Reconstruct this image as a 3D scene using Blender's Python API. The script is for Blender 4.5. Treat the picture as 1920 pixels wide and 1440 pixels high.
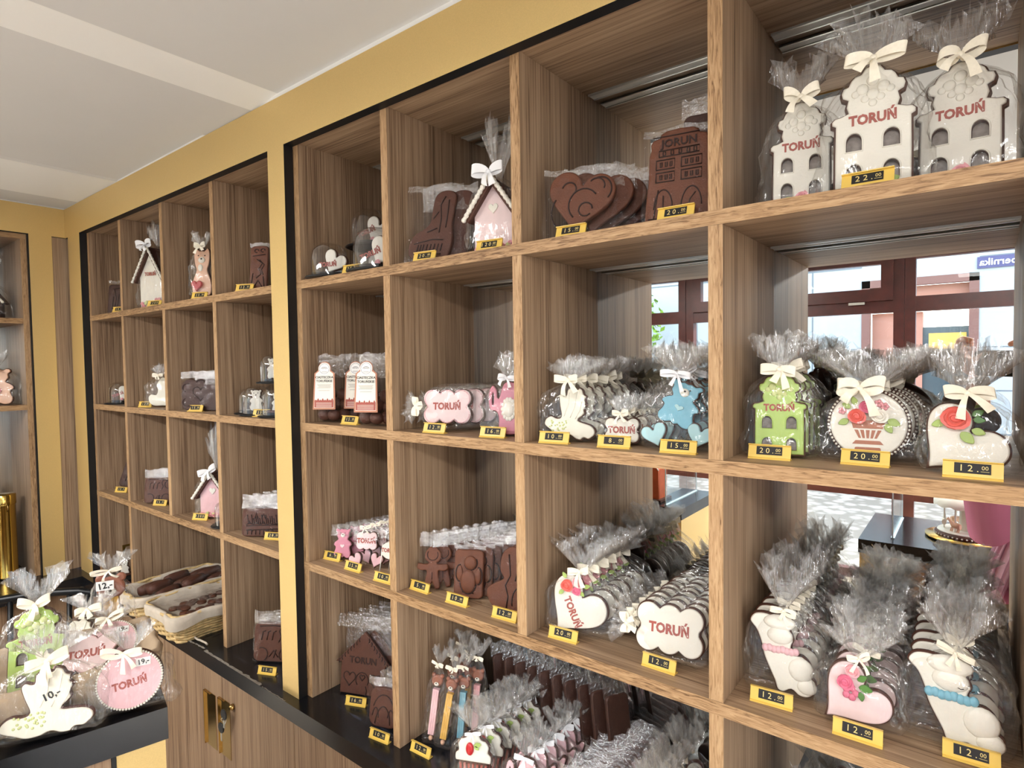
import bpy, math, random
from mathutils import Vector, Matrix, noise
from math import sin, cos, pi, radians
random.seed(11)
for o in list(bpy.data.objects): bpy.data.objects.remove(o, do_unlink=True)
SC = bpy.context.scene
COL = SC.collection

# ------------------------------------------------------------------ camera
cd = bpy.data.cameras.new('camera'); cam = bpy.data.objects.new('camera', cd); COL.objects.link(cam)
CAMP = Vector((1.3259, -0.8334, 1.7351))
RX = Vector((0.786998, 0.616787, -0.014423)); FW = Vector((-0.616852, 0.786220, -0.036761)); UP = Vector((-0.011334, 0.037828, 0.999220))
M = Matrix.Identity(4)
for i in range(3):
    M[i][0] = RX[i]; M[i][1] = UP[i]; M[i][2] = -FW[i]; M[i][3] = CAMP[i]
cam.matrix_world = M
cd.sensor_width = 36; cd.lens = 1113.9 / 1920 * 36; cd.clip_start = 0.01; cd.clip_end = 200
SC.camera = cam

# ------------------------------------------------------------------ world, sun, exposure
SC.view_settings.view_transform = 'Standard'; SC.view_settings.look = 'None'
SC.view_settings.gamma = 1; SC.view_settings.use_curve_mapping = False
SC.view_settings.exposure = 0.85
SC.cycles.use_denoising = True
SC.cycles.max_bounces = 12; SC.cycles.diffuse_bounces = 5; SC.cycles.glossy_bounces = 5
SC.cycles.transmission_bounces = 6; SC.cycles.transparent_max_bounces = 48
SC.cycles.sample_clamp_indirect = 6
SC.cycles.caustics_reflective = False; SC.cycles.caustics_refractive = False
w = bpy.data.worlds.new('sky'); SC.world = w; w.use_nodes = True
nt = w.node_tree; bg = nt.nodes['Background']
sky = nt.nodes.new('ShaderNodeTexSky'); sky.sky_type = 'NISHITA'; sky.sun_disc = False
sky.sun_elevation = radians(44); sky.sun_rotation = radians(160); sky.air_density = 1.0; sky.dust_density = 2.5
mixn = nt.nodes.new('ShaderNodeMix'); mixn.data_type = 'RGBA'; mixn.inputs['Factor'].default_value = 0.6
mixn.inputs['B'].default_value = (3.2, 3.3, 3.45, 1)
nt.links.new(sky.outputs[0], mixn.inputs['A']); nt.links.new(mixn.outputs['Result'], bg.inputs[0])
bg.inputs[1].default_value = 1.15
sl = bpy.data.lights.new('sun', 'SUN'); sl.energy = 14.0; sl.angle = radians(0.6); sl.color = (1, .985, .96)
sun = bpy.data.objects.new('sun', sl); COL.objects.link(sun)
sun.rotation_euler = Vector((.35, -.66, .72)).to_track_quat('Z', 'Y').to_euler(); sun.location = (3, -6, 8)
def portal(x, y, z, sx, sz, ry=(radians(90), 0, 0)):
    l = bpy.data.lights.new('window_portal', 'AREA'); l.shape = 'RECTANGLE'; l.size = sx; l.size_y = sz
    l.cycles.is_portal = True
    o = bpy.data.objects.new('window_portal', l); COL.objects.link(o); o.location = (x, y, z); o.rotation_euler = ry
    return o
portal(0.45, -3.06, 1.37, 5.0, 2.1)
portal(3.31, -1.7, 1.1, 2.1, 2.2, (radians(90), 0, radians(90)))  # daylight through the added side door
# added fill light: two invented ceiling panels behind the photographer (housings built below)
FILL_LAMPS = [(-0.35, -1.75), (1.75, -1.75)]
def fill_lamp_light(x, y):
    l = bpy.data.lights.new('fill_light', 'AREA'); l.shape = 'RECTANGLE'; l.size = 1.1; l.size_y = .26
    l.energy = 28; l.color = (1, .98, .95)
    o = bpy.data.objects.new('fill_light', l); COL.objects.link(o); o.location = (x, y, 2.342)
for x, y in FILL_LAMPS: fill_lamp_light(x, y)

# ------------------------------------------------------------------ materials
MATS = {}
def newmat(name):
    m = bpy.data.materials.new(name); m.use_nodes = True; MATS[name] = m
    return m, m.node_tree.nodes, m.node_tree.links, m.node_tree.nodes['Principled BSDF']
def ramp(n, l, src, stops):
    r = n.new('ShaderNodeValToRGB'); e = r.color_ramp.elements
    while len(e) < len(stops): e.new(0.5)
    for k, (p, c) in enumerate(stops): e[k].position = p; e[k].color = (*c, 1)
    l.new(src, r.inputs[0]); return r
def srgb(r, g, b):
    f = lambda c: ((c/255+.055)/1.055)**2.4 if c/255 > .04045 else c/255/12.92
    return (f(r), f(g), f(b))
def plain(name, col, rough=.5, metal=0, nscale=0, namt=.12, bump=0, bscale=200, spec=.5, sss=0, obj=False):
    m, n, l, p = newmat(name)
    p.inputs['Roughness'].default_value = rough; p.inputs['Metallic'].default_value = metal
    p.inputs['Specular IOR Level'].default_value = spec
    p.inputs['Base Color'].default_value = (*col, 1)
    tc = n.new('ShaderNodeTexCoord')
    if nscale:
        t = n.new('ShaderNodeTexNoise'); t.inputs['Scale'].default_value = nscale; t.inputs['Detail'].default_value = 5
        l.new(tc.outputs['Object'], t.inputs['Vector'])
        r = ramp(n, l, t.outputs[0], [(.3, tuple(c*(1-namt) for c in col)), (.7, tuple(min(1, c*(1+namt)) for c in col))])
        l.new(r.outputs[0], p.inputs['Base Color'])
    if bump:
        t = n.new('ShaderNodeTexNoise'); t.inputs['Scale'].default_value = bscale; t.inputs['Detail'].default_value = 4
        l.new(tc.outputs['Object'], t.inputs['Vector'])
        b = n.new('ShaderNodeBump'); b.inputs['Strength'].default_value = bump; b.inputs['Distance'].default_value = .002
        l.new(t.outputs[0], b.inputs['Height']); l.new(b.outputs[0], p.inputs['Normal'])
    if sss:
        p.inputs['Subsurface Weight'].default_value = sss; p.inputs['Subsurface Radius'].default_value = (.004, .003, .002)
    return m
def wood(name, axis, dark, mid, light, fine=1.0, rough=.5, wavy=.0):
    m, n, l, p = newmat(name)
    tc = n.new('ShaderNodeTexCoord'); mp = n.new('ShaderNodeMapping'); l.new(tc.outputs['Object'], mp.inputs[0])
    s = [(240 if not wavy else 330)*fine]*3; s['xyz'.index(axis)] = 3.6*fine if not wavy else 26*fine
    mp.inputs['Scale'].default_value = s
    t = n.new('ShaderNodeTexNoise'); t.inputs['Scale'].default_value = 1; t.inputs['Detail'].default_value = 5; t.inputs['Roughness'].default_value = .62
    t.inputs['Distortion'].default_value = wavy
    l.new(mp.outputs[0], t.inputs[0])
    mp2 = n.new('ShaderNodeMapping'); l.new(tc.outputs['Object'], mp2.inputs[0])
    s2 = [34*fine]*3; s2['xyz'.index(axis)] = .8*fine; mp2.inputs['Scale'].default_value = s2; mp2.inputs['Location'].default_value = (3, 7, 1)
    t2 = n.new('ShaderNodeTexNoise'); t2.inputs['Scale'].default_value = 1; t2.inputs['Detail'].default_value = 3; l.new(mp2.outputs[0], t2.inputs[0])
    ad = n.new('ShaderNodeMath'); ad.operation = 'MULTIPLY_ADD'; ad.inputs[1].default_value = .36; l.new(t2.outputs[0], ad.inputs[0])
    mu = n.new('ShaderNodeMath'); mu.operation = 'MULTIPLY'; mu.inputs[1].default_value = .72; l.new(t.outputs[0], mu.inputs[0]); l.new(mu.outputs[0], ad.inputs[2])
    r = ramp(n, l, ad.outputs[0], [(.40, dark), (.52, mid), (.66, light)])
    l.new(r.outputs[0], p.inputs['Base Color'])
    p.inputs['Roughness'].default_value = rough; p.inputs['Specular IOR Level'].default_value = .35
    b = n.new('ShaderNodeBump'); b.inputs['Strength'].default_value = .25; b.inputs['Distance'].default_value = .0006
    l.new(t.outputs[0], b.inputs['Height']); l.new(b.outputs[0], p.inputs['Normal'])
    return m
D1, M1, L1_ = srgb(113, 88, 67), srgb(157, 129, 102), srgb(181, 153, 124)
wood('oak_v', 'z', D1, M1, L1_); wood('oak_h', 'x', D1, M1, L1_); wood('oak_y', 'y', D1, M1, L1_)
D2, M2, L2_ = srgb(112, 82, 54), srgb(174, 138, 99), srgb(196, 162, 122)
wood('edge_v', 'z', D2, M2, L2_, 1.0, wavy=1.2); wood('edge_h', 'x', D2, M2, L2_, 1.0, wavy=1.2); wood('edge_y', 'y', D2, M2, L2_, 1.0, wavy=1.2)
D3, M3, L3_ = srgb(112, 86, 66), srgb(146, 118, 92), srgb(166, 138, 110)
wood('door_oak', 'z', D3, M3, L3_)
plain('gold', srgb(224, 194, 130), .42, .45, nscale=900, namt=.06, bump=.15, bscale=1400)
plain('brass', srgb(196, 166, 108), .16, 1)
plain('brass_tin', srgb(190, 160, 84), .18, 1)
plain('black', srgb(16, 16, 18), .5)
plain('black_metal', srgb(20, 22, 26), .35, .2)
plain('black_top', srgb(16, 16, 18), .16, 0, nscale=30, namt=.3)
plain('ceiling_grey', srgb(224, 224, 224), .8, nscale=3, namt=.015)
plain('white_paint_lit_band', srgb(250, 250, 248), .8, nscale=3, namt=.015)  # also whitens the ceiling slopes to imitate light on them
plain('wall_paint', srgb(226, 220, 208), .85, nscale=3, namt=.02)
plain('floor_tile', srgb(196, 190, 180), .35, nscale=4, namt=.15)
plain('aluminium', srgb(205, 205, 198), .3, .8)
plain('diffuser', srgb(236, 234, 224), .35)
plain('ice_white', srgb(238, 234, 222), .38, nscale=40, namt=.03, bump=.2, bscale=300, sss=.0)
plain('ice_cream', srgb(240, 236, 220), .38, nscale=40, namt=.03)
plain('ice_pink', srgb(236, 190, 196), .4, nscale=60, namt=.06)
plain('ice_pinkd', srgb(214, 140, 158), .4, nscale=60, namt=.06)
plain('ice_pinkpale', srgb(240, 214, 214), .4, nscale=60, namt=.05)
plain('ice_red', srgb(190, 40, 44), .35)
plain('ice_blue', srgb(126, 186, 208), .4, nscale=60, namt=.06)
plain('ice_bluep', srgb(176, 216, 222), .4, nscale=60, namt=.04)
plain('ice_green', srgb(176, 204, 108), .42, nscale=60, namt=.06)
plain('ice_peach', srgb(232, 186, 156), .42, nscale=60, namt=.05)
plain('ice_brown', srgb(150, 96, 76), .45, nscale=60, namt=.06)
plain('ice_yellow', srgb(236, 184, 84), .42, nscale=60, namt=.06)
plain('coral', srgb(226, 104, 92), .42); plain('rose_pink', srgb(220, 112, 140), .42); plain('rose_pale', srgb(236, 170, 176), .42)
plain('leaf', srgb(166, 190, 104), .45); plain('leaf_pale', srgb(208, 216, 150), .45); plain('leaf_dark', srgb(86, 130, 62), .45)
plain('print', srgb(168, 84, 72), .6); plain('ink', srgb(24, 22, 22), .6); plain('eye', srgb(50, 32, 26), .4)
plain('vase', srgb(176, 112, 84), .5)
plain('dough', srgb(84, 48, 34), .6, nscale=70, namt=.14, bump=.5, bscale=350)
plain('dough_groove_shade', srgb(44, 22, 15), .65, nscale=70, namt=.1)  # shade of the pressed grooves and lettering put into a darker dough colour
plain('dough_rim', srgb(78, 44, 30), .6, nscale=70, namt=.14)
plain('dough_deep', srgb(66, 38, 27), .55, nscale=70, namt=.14, bump=.4, bscale=350)
plain('dough_red', srgb(102, 58, 37), .6, nscale=70, namt=.12, bump=.5, bscale=350)
plain('paper', srgb(240, 236, 224), .7); plain('paper_tan', srgb(190, 132, 106), .7); plain('paper_white', srgb(245, 245, 243), .7)
plain('paper_lines', srgb(120, 110, 104), .7)
plain('wafer', srgb(150, 96, 74), .5)
plain('yellow_plastic', srgb(234, 198, 96), .35)
plain('digits', srgb(236, 214, 140), .5)
plain('satin', srgb(244, 236, 216), .28, .0, nscale=300, namt=.04)
plain('satin_white', srgb(238, 238, 240), .28)
plain('wicker', srgb(206, 178, 126), .6, nscale=90, namt=.25)
plain('linen', srgb(206, 194, 178), .9, nscale=60, namt=.06, bump=.4, bscale=500)
plain('linen_tan', srgb(176, 154, 128), .9, nscale=25, namt=.08, bump=.4, bscale=500)
plain('print_blue', srgb(140, 180, 214), .5); plain('print_red', srgb(168, 34, 40), .5); plain('print_navy', srgb(30, 42, 90), .5)
plain('window_frame', srgb(66, 26, 22), .35, nscale=20, namt=.25)
plain('facade', srgb(160, 168, 172), .9, nscale=1.2, namt=.04)
plain('facade_line', srgb(104, 112, 118), .9)
plain('facade_pink', srgb(170, 124, 108), .9, nscale=2, namt=.05)
plain('facade_frame', srgb(110, 76, 68), .6)
plain('shop_glass', srgb(70, 84, 90), .15); plain('sign_navy', srgb(58, 58, 104), .4); plain('white_letter', srgb(244, 244, 248), .5)
plain('tree_leaf', srgb(120, 158, 50), .6); plain('bark', srgb(90, 74, 58), .9)
plain('skin', srgb(226, 170, 146), .5, sss=.1); plain('hair', srgb(78, 54, 38), .5)
plain('blouse', srgb(196, 112, 146), .7); plain('blouse_pale', srgb(222, 176, 200), .7); plain('navy_cloth', srgb(26, 36, 62), .85, bump=.3)
plain('phone', srgb(18, 16, 18), .2, .3); plain('acrylic_edge', srgb(200, 222, 228), .15)
plain('dark_glass', srgb(40, 44, 46), .08)
plain('gold_board', srgb(196, 160, 84), .25, .9)
plain('gingerbread_orange', srgb(196, 92, 52), .55, nscale=30, namt=.12)
plain('keyplastic', srgb(22, 24, 28), .3)

# street: bright cobbles
m, n, l, p = newmat('cobble')
tc = n.new('ShaderNodeTexCoord'); v = n.new('ShaderNodeTexVoronoi'); v.inputs['Scale'].default_value = 7; l.new(tc.outputs['Object'], v.inputs[0])
r = ramp(n, l, v.outputs['Distance'], [(.0, srgb(196, 190, 178)), (.6, srgb(120, 114, 104))]); l.new(r.outputs[0], p.inputs['Base Color']); p.inputs['Roughness'].default_value = .85

# black stone worktop with pale veins along the front edge
m, n, l, p = newmat('black_stone')
tc = n.new('ShaderNodeTexCoord'); mp = n.new('ShaderNodeMapping'); mp.inputs['Scale'].default_value = (1.6, 9, 9); l.new(tc.outputs['Object'], mp.inputs[0])
t = n.new('ShaderNodeTexNoise'); t.inputs['Scale'].default_value = 1.3; t.inputs['Detail'].default_value = 8; t.inputs['Roughness'].default_value = .6; l.new(mp.outputs[0], t.inputs[0])
r = ramp(n, l, t.outputs[0], [(.0, srgb(20, 21, 24)), (.60, srgb(24, 25, 29)), (.66, srgb(70, 76, 92))])
e = r.color_ramp.elements.new(.72); e.color = (*srgb(26, 27, 31), 1)
l.new(r.outputs[0], p.inputs['Base Color']); p.inputs['Roughness'].default_value = .22
plain('stone_vein', srgb(150, 144, 134), .55, nscale=120, namt=.35)

# mirror
m, n, l, p = newmat('mirror'); p.inputs['Metallic'].default_value = 1; p.inputs['Roughness'].default_value = .0
p.inputs['Base Color'].default_value = (.80, .82, .81, 1)

# clear sheets
def clear(name, tint, fac, rough, haze, bump=0, sc=(60, 60, 25), hazecol=(.9, .9, .9), edge=.5):
    m, n, l, p = newmat(name); n.remove(p)
    out = n['Material Output']
    tr = n.new('ShaderNodeBsdfTransparent'); tr.inputs[0].default_value = (*tint, 1)
    gl = n.new('ShaderNodeBsdfGlossy'); gl.inputs['Roughness'].default_value = rough; gl.inputs[0].default_value = (1, 1, 1, 1)
    lw = n.new('ShaderNodeLayerWeight'); lw.inputs['Blend'].default_value = .28
    ma = n.new('ShaderNodeMath'); ma.operation = 'MULTIPLY_ADD'; ma.inputs[1].default_value = edge; ma.inputs[2].default_value = fac
    l.new(lw.outputs['Facing'], ma.inputs[0])
    cl = n.new('ShaderNodeClamp'); l.new(ma.outputs[0], cl.inputs[0])
    mx = n.new('ShaderNodeMixShader'); l.new(cl.outputs[0], mx.inputs[0]); l.new(tr.outputs[0], mx.inputs[1]); l.new(gl.outputs[0], mx.inputs[2])
    last = mx
    if bump:
        tc = n.new('ShaderNodeTexCoord'); mp = n.new('ShaderNodeMapping'); mp.inputs['Scale'].default_value = sc; l.new(tc.outputs['Object'], mp.inputs[0])
        t = n.new('ShaderNodeTexNoise'); t.inputs['Scale'].default_value = 1; t.inputs['Detail'].default_value = 3; t.inputs['Distortion'].default_value = .6
        l.new(mp.outputs[0], t.inputs[0])
        b = n.new('ShaderNodeBump'); b.inputs['Strength'].default_value = bump; b.inputs['Distance'].default_value = .004
        l.new(t.outputs[0], b.inputs['Height']); l.new(b.outputs[0], gl.inputs['Normal'])
    if haze:
        d1 = n.new('ShaderNodeBsdfDiffuse'); d1.inputs[0].default_value = (*hazecol, 1); d2 = n.new('ShaderNodeBsdfTranslucent'); d2.inputs[0].default_value = (*hazecol, 1)
        df = n.new('ShaderNodeMixShader'); df.inputs[0].default_value = .45; l.new(d1.outputs[0], df.inputs[1]); l.new(d2.outputs[0], df.inputs[2])
        m2 = n.new('ShaderNodeMixShader'); m2.inputs[0].default_value = haze
        l.new(mx.outputs[0], m2.inputs[1]); l.new(df.outputs[0], m2.inputs[2]); last = m2
    l.new(last.outputs[0], out.inputs['Surface'])
    return m
clear('cello', (.985, .985, .98), .030, .09, .018, 1.0, (70, 70, 22), edge=.34)
clear('cello_fan', (.99, .99, .985), .07, .10, .11, 1.0, (260, 260, 22), (1, 1, 1), edge=.42)
clear('sleeve_top', (.98, .98, .985), .12, .10, .030, 1.0, (140, 140, 120), edge=.5)
clear('sleeve', (.985, .985, .99), .004, .05, .001, 1.0, (70, 70, 45), edge=.15)
clear('dome_plastic', (.95, .95, .95), .05, .04, .0, 0, edge=.5)
clear('glass', (.97, .985, .98), .03, .0, 0, 0, edge=.3)
clear('acrylic', (.95, .98, .985), .05, .02, 0, 0, edge=.5)

# ------------------------------------------------------------------ mesh helpers
class MB:
    def __init__(s): s.v = []; s.f = []; s.m = []; s.sm = []
    def add(s, vs, fs, mi=0, smooth=False):
        b = len(s.v); s.v += [tuple(q) for q in vs]
        for f in fs: s.f.append([b+i for i in f]); s.m.append(mi); s.sm.append(smooth)
        return s
    def box(s, a, b, mi=0, faces=None):
        x0, y0, z0 = a; x1, y1, z1 = b
        vs = [(x0,y0,z0),(x1,y0,z0),(x1,y1,z0),(x0,y1,z0),(x0,y0,z1),(x1,y0,z1),(x1,y1,z1),(x0,y1,z1)]
        fs = [[0,3,2,1],[4,5,6,7],[0,1,5,4],[1,2,6,5],[2,3,7,6],[3,0,4,7]]  # bottom top front(-y) right back left
        base = len(s.v); s.v += vs
        for k, f in enumerate(fs):
            s.f.append([base+i for i in f]); s.sm.append(False)
            s.m.append((faces or {}).get(k, mi))
        return s
    def mesh(s, me, mat=None, mi=0, smooth=None):
        mat = mat or Matrix.Identity(4)
        vs = [mat @ v.co for v in me.vertices]; b = len(s.v); s.v += [tuple(q) for q in vs]
        for p in me.polygons:
            s.f.append([b+i for i in p.vertices]); s.m.append(mi); s.sm.append(p.use_smooth if smooth is None else smooth)
        return s
    def grid(s, rows, mi=0, closed=False, smooth=True, cap0=False, cap1=False):
        b = len(s.v); n = len(rows[0])
        for r in rows: s.v += [tuple(q) for q in r]
        for i in range(len(rows)-1):
            for j in range(n if closed else n-1):
                k = (j+1) % n
                s.f.append([b+i*n+j, b+i*n+k, b+(i+1)*n+k, b+(i+1)*n+j]); s.m.append(mi); s.sm.append(smooth)
        if cap0: s.f.append([b+j for j in range(n)][::-1]); s.m.append(mi); s.sm.append(False)
        if cap1: s.f.append([b+(len(rows)-1)*n+j for j in range(n)]); s.m.append(mi); s.sm.append(False)
        return s
    def lathe(s, prof, n=32, c=(0,0,0), mi=0, cap0=True, cap1=True, sq=(1,1)):
        rows = [[(c[0]+r*sq[0]*cos(2*pi*j/n), c[1]+r*sq[1]*sin(2*pi*j/n), c[2]+z) for j in range(n)] for r, z in prof]
        return s.grid(rows, mi, True, True, cap0, cap1)
    def tube(s, pts, r, n=8, mi=0, closed=False, caps=True):
        pts = [Vector(p) for p in pts]; rows = []; N = len(pts); up = None
        for i, p in enumerate(pts):
            a = pts[(i-1) % N] if closed or i else p; b = pts[(i+1) % N] if closed or i < N-1 else p
            t = (b-a).normalized() if (b-a).length else Vector((0,0,1))
            if up is None: up = Vector((0,0,1)) if abs(t.z) < .9 else Vector((1,0,0))
            sd = t.cross(up); sd = sd.normalized() if sd.length > 1e-6 else Vector((1,0,0))
            up = sd.cross(t).normalized()
            rr = r[i] if isinstance(r, (list, tuple)) else r
            rows.append([p+sd*rr*cos(2*pi*j/n)+up*rr*sin(2*pi*j/n) for j in range(n)])
        if closed: rows.append(rows[0])
        return s.grid(rows, mi, True, True, caps and not closed, caps and not closed)
    def strip(s, pts, wv, mi=0):
        """ribbon: points and width vectors"""
        return s.grid([[Vector(p)-Vector(q)*.5, Vector(p), Vector(p)+Vector(q)*.5] for p, q in zip(pts, wv)], mi)
    def ball(s, c, r, mi=0, nu=10, nv=6, sq=(1,1,1)):
        rows = []
        for i in range(nv+1):
            a = -pi/2+pi*i/nv; rr = max(cos(a), .02)
            rows.append([(c[0]+r*sq[0]*rr*cos(2*pi*j/nu), c[1]+r*sq[1]*rr*sin(2*pi*j/nu), c[2]+r*sq[2]*sin(a)) for j in range(nu)])
        return s.grid(rows, mi, True, True, True, True)
    def build(s, name, mats, parent=None, loc=None):
        me = bpy.data.meshes.new(name); me.from_pydata(s.v, [], s.f); me.validate(clean_customdata=False)
        for k in ([mats] if isinstance(mats, str) else mats): me.materials.append(MATS[k])
        if len(me.polygons) == len(s.m):
            me.polygons.foreach_set('material_index', s.m); me.polygons.foreach_set('use_smooth', s.sm)
        me.update()
        o = bpy.data.objects.new(name, me); COL.objects.link(o)
        if parent: o.parent = parent
        if loc: o.location = loc
        return o
def B(a, b, mi=0, faces=None): return MB().box(a, b, mi, faces)
def thing(name, loc=(0,0,0), label=None, cat=None, group=None, rz=0, tilt=0, roll=0):
    o = bpy.data.objects.new(name, None); COL.objects.link(o); o.empty_display_size = .02
    o.location = loc; o.rotation_euler = (tilt, roll, rz)
    if label: o['label'] = label
    if cat: o['category'] = cat
    if group: o['group'] = group
    return o
def tag(o, label, cat, group=None):
    o['label'] = label; o['category'] = cat
    if group: o['group'] = group
    return o
def structure(o): o['kind'] = 'structure'; return o
KIDS = {}; _rv = random.Random(77)
def kids(o):
    return [c for c in bpy.data.objects if c.parent == o]
def dup(root, loc, rz, tilt, label, group=None, roll=0):
    if root.name not in KIDS: KIDS[root.name] = [(c, kids(c)) for c in kids(root)]
    r = root.copy(); COL.objects.link(r); r.location = loc; r.rotation_euler = (tilt, roll, rz); r['label'] = label
    if group: r['group'] = group
    elif 'group' in r: del r['group']
    for c, gs in KIDS[root.name]:
        d = c.copy(); COL.objects.link(d); d.parent = r
        if c.data and c.data.name in VAR: d.data = _rv.choice(VAR[c.data.name])
        for g in gs:
            e = g.copy(); COL.objects.link(e); e.parent = d
    return r
PROTO = {}; USED = {}
LOW = {}
DIRS = [Vector((math.sqrt(1-(1-(2*k+1)/110)**2)*cos(k*2.39996), math.sqrt(1-(1-(2*k+1)/110)**2)*sin(k*2.39996), 1-(2*k+1)/110)) for k in range(110)]
DIRS += [Vector((s*.05, cos(radians(a)), -sin(radians(a)))) for a in range(60, 121, 5) for s in (-4, 0, 4)]
def extremes(key):
    if key not in LOW:
        pts = []
        for c in kids(USED[key]):
            Mc = Matrix.LocRotScale(c.location, c.rotation_euler, c.scale); vv = c.data.vertices
            pts += [Mc @ v.co for v in vv]
            for q in VAR.get(c.data.name, [])[1:]: pts += [Mc @ v.co for v in q.vertices]
        LOW[key] = [pts[k] for k in {max(range(len(pts)), key=lambda i: pts[i].dot(dv)) for dv in DIRS}]
    return LOW[key]
CELLX = [(-1.4397, -1.1357), (-1.1151, -.7826), (-.7620, -.4364), (-.4158, -.0944), (.0206, .3275), (.3481, .6762), (.6968, 1.0254), (1.0460, 1.374)]
def settle(r, key, z):
    """lift or lower a placed thing so that it touches the surface at height z, and keep it clear of the cubby's sides and mirror"""
    Rm = r.rotation_euler.to_matrix(); s = r.scale[0]
    P = [(Rm @ p)*s for p in extremes(key)]
    r.location.z = z-min(p.z for p in P)+.0003
    x, y = r.location.x, r.location.y
    if y < -.05: return 0
    for a, b in CELLX:
        if a-.01 <= x <= b+.01:
            if z < 1.0 and -.79 > b > -.80: b = -.4364
            if z < 1.0 and .34 < a < .70: a, b = .3481, 1.0254
            lo, hi = min(p.x for p in P)+x, max(p.x for p in P)+x
            if lo < a+.0025: r.location.x += a+.0025-lo
            elif hi > b-.0025: r.location.x -= hi-b+.0025
            break
    hy = max(p.y for p in P)+y
    over = hy-(DM-.001)
    if over > 0: r.location.y -= over
    return over
def put(key, loc, label, rz=0, tilt=0, group=None, roll=0, scale=None):
    fn = PROTO[key]
    if key not in USED:
        r = fn(); USED[key] = r; r.location = loc; r.rotation_euler = (tilt, roll, rz); r['label'] = label
        if group: r['group'] = group
    else: r = dup(USED[key], loc, rz, tilt, label, group, roll)
    if scale: r.scale = (scale,)*3
    over = settle(r, key, loc[2])
    if over > .014 and r is not USED[key]:
        for c in kids(r): bpy.data.objects.remove(c)
        bpy.data.objects.remove(r); return None
    return r

# outlines (x right, y up) --------------------------------------------------
def smooth(pts, n=5):
    out = []; N = len(pts)
    for i in range(N):
        p0, p1, p2, p3 = [Vector((*pts[(i+k) % N], 0)) for k in (-1, 0, 1, 2)]
        for j in range(n):
            t = j/n
            q = .5*((2*p1)+(-p0+p2)*t+(2*p0-5*p1+4*p2-p3)*t*t+(-p0+3*p1-3*p2+p3)*t**3)
            out.append((q.x, q.y))
    return out
def sym(half): return half+[(-x, y) for x, y in reversed(half) if abs(x) > 1e-6]
def ell(w, h, n=40, cx=0, cy=None, rot=0):
    cy = h/2 if cy is None else cy; c, s = cos(rot), sin(rot)
    return [(cx+w/2*cos(t)*c-h/2*sin(t)*s, cy+w/2*cos(t)*s+h/2*sin(t)*c) for t in [2*pi*i/n for i in range(n)]]
def heart(w, h, n=48):
    P = [(16*sin(t)**3, 13*cos(t)-5*cos(2*t)-2*cos(3*t)-cos(4*t)) for t in [2*pi*i/n for i in range(n)]]
    P = [(x/32*w, (y+17)/29*h) for x, y in P]
    P = resamp(P, w/22); n = len(P)
    for _ in range(2): P = [(.25*P[i-1][0]+.5*P[i][0]+.25*P[(i+1) % n][0], .25*P[i-1][1]+.5*P[i][1]+.25*P[(i+1) % n][1]) for i in range(n)]
    P = smooth(P, 2)
    return P
def inset(P, d):
    """outline moved inwards by d, without spikes at sharp corners"""
    A = sum(P[i-1][0]*P[i][1]-P[i][0]*P[i-1][1] for i in range(len(P))); sg = 1 if A > 0 else -1; out = []; N = len(P)
    for i in range(N):
        a, b, c = Vector(P[i-1]), Vector(P[i]), Vector(P[(i+1) % N])
        e1, e2 = b-a, c-b
        if e1.length < 1e-7: e1 = e2
        if e2.length < 1e-7: e2 = e1
        if e1.length < 1e-7: out.append(P[i]); continue
        n1 = Vector((-e1.y, e1.x)).normalized()*sg; n2 = Vector((-e2.y, e2.x)).normalized()*sg
        n = n1+n2
        n = n.normalized() if n.length > .2 else -Vector(e1).normalized()
        k = min(1/max(n.dot(n1), .4), 1.6)
        q = b+n*d*k; out.append((q.x, q.y))
    if d <= 0 or N < 30: return out
    def dist(q):
        best = 1e9; x, y = q
        for j in range(N):
            ax, ay = P[j-1]; bx, by = P[j]; dx, dy = bx-ax, by-ay; L = dx*dx+dy*dy
            t = 0 if L < 1e-14 else max(0, min(1, ((x-ax)*dx+(y-ay)*dy)/L))
            best = min(best, (ax+dx*t-x)**2+(ay+dy*t-y)**2)
        return math.sqrt(best)
    keep = [q for q in out if dist(q) > d*.93]
    return keep if len(keep) > 3 else out
def rotp(P, a, cx=0, cy=0):
    c, s = cos(a), sin(a); return [(cx+(x-cx)*c-(y-cy)*s, cy+(x-cx)*s+(y-cy)*c) for x, y in P]
def mv(P, dx, dy, s=1): return [(x*s+dx, y*s+dy) for x, y in P]
def floorz(P):
    m = min(y for x, y in P); return [(x, y-m) for x, y in P]
def circles(cs, n=160):
    """outline of a union of circles, seen from its centroid"""
    cx = sum(c[0] for c in cs)/len(cs); cy = sum(c[1] for c in cs)/len(cs); out = []
    for i in range(n):
        a = 2*pi*i/n; dx, dy = cos(a), sin(a); best = 0
        for x, y, r in cs:
            ox, oy = x-cx, y-cy; b = ox*dx+oy*dy; d = r*r-(ox*ox+oy*oy-b*b)
            if d > 0: best = max(best, b+math.sqrt(d))
        out.append((cx+dx*best, cy+dy*best))
    return out
def cloud(w, h, n=4):
    r = h*.27; cs = [(0, h/2, h*.33), (-w*.2, h/2, h*.33), (w*.2, h/2, h*.33)]
    for k in range(3):
        x = (k-1)*(w/2-r)*.98; cs += [(x, h-r, r), (x, r, r)]
    return floorz(circles(cs))
def rrect(w, h, r, n=5, cx=0, cy=None):
    cy = h/2 if cy is None else cy; out = []
    for k, (sx, sy) in enumerate([(1, 1), (-1, 1), (-1, -1), (1, -1)]):
        for i in range(n+1):
            a = pi/2*(k+i/n); out.append((cx+sx*(w/2-r)+r*cos(a), cy+sy*(h/2-r)+r*sin(a)))
    return out
_sl = {}
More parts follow.
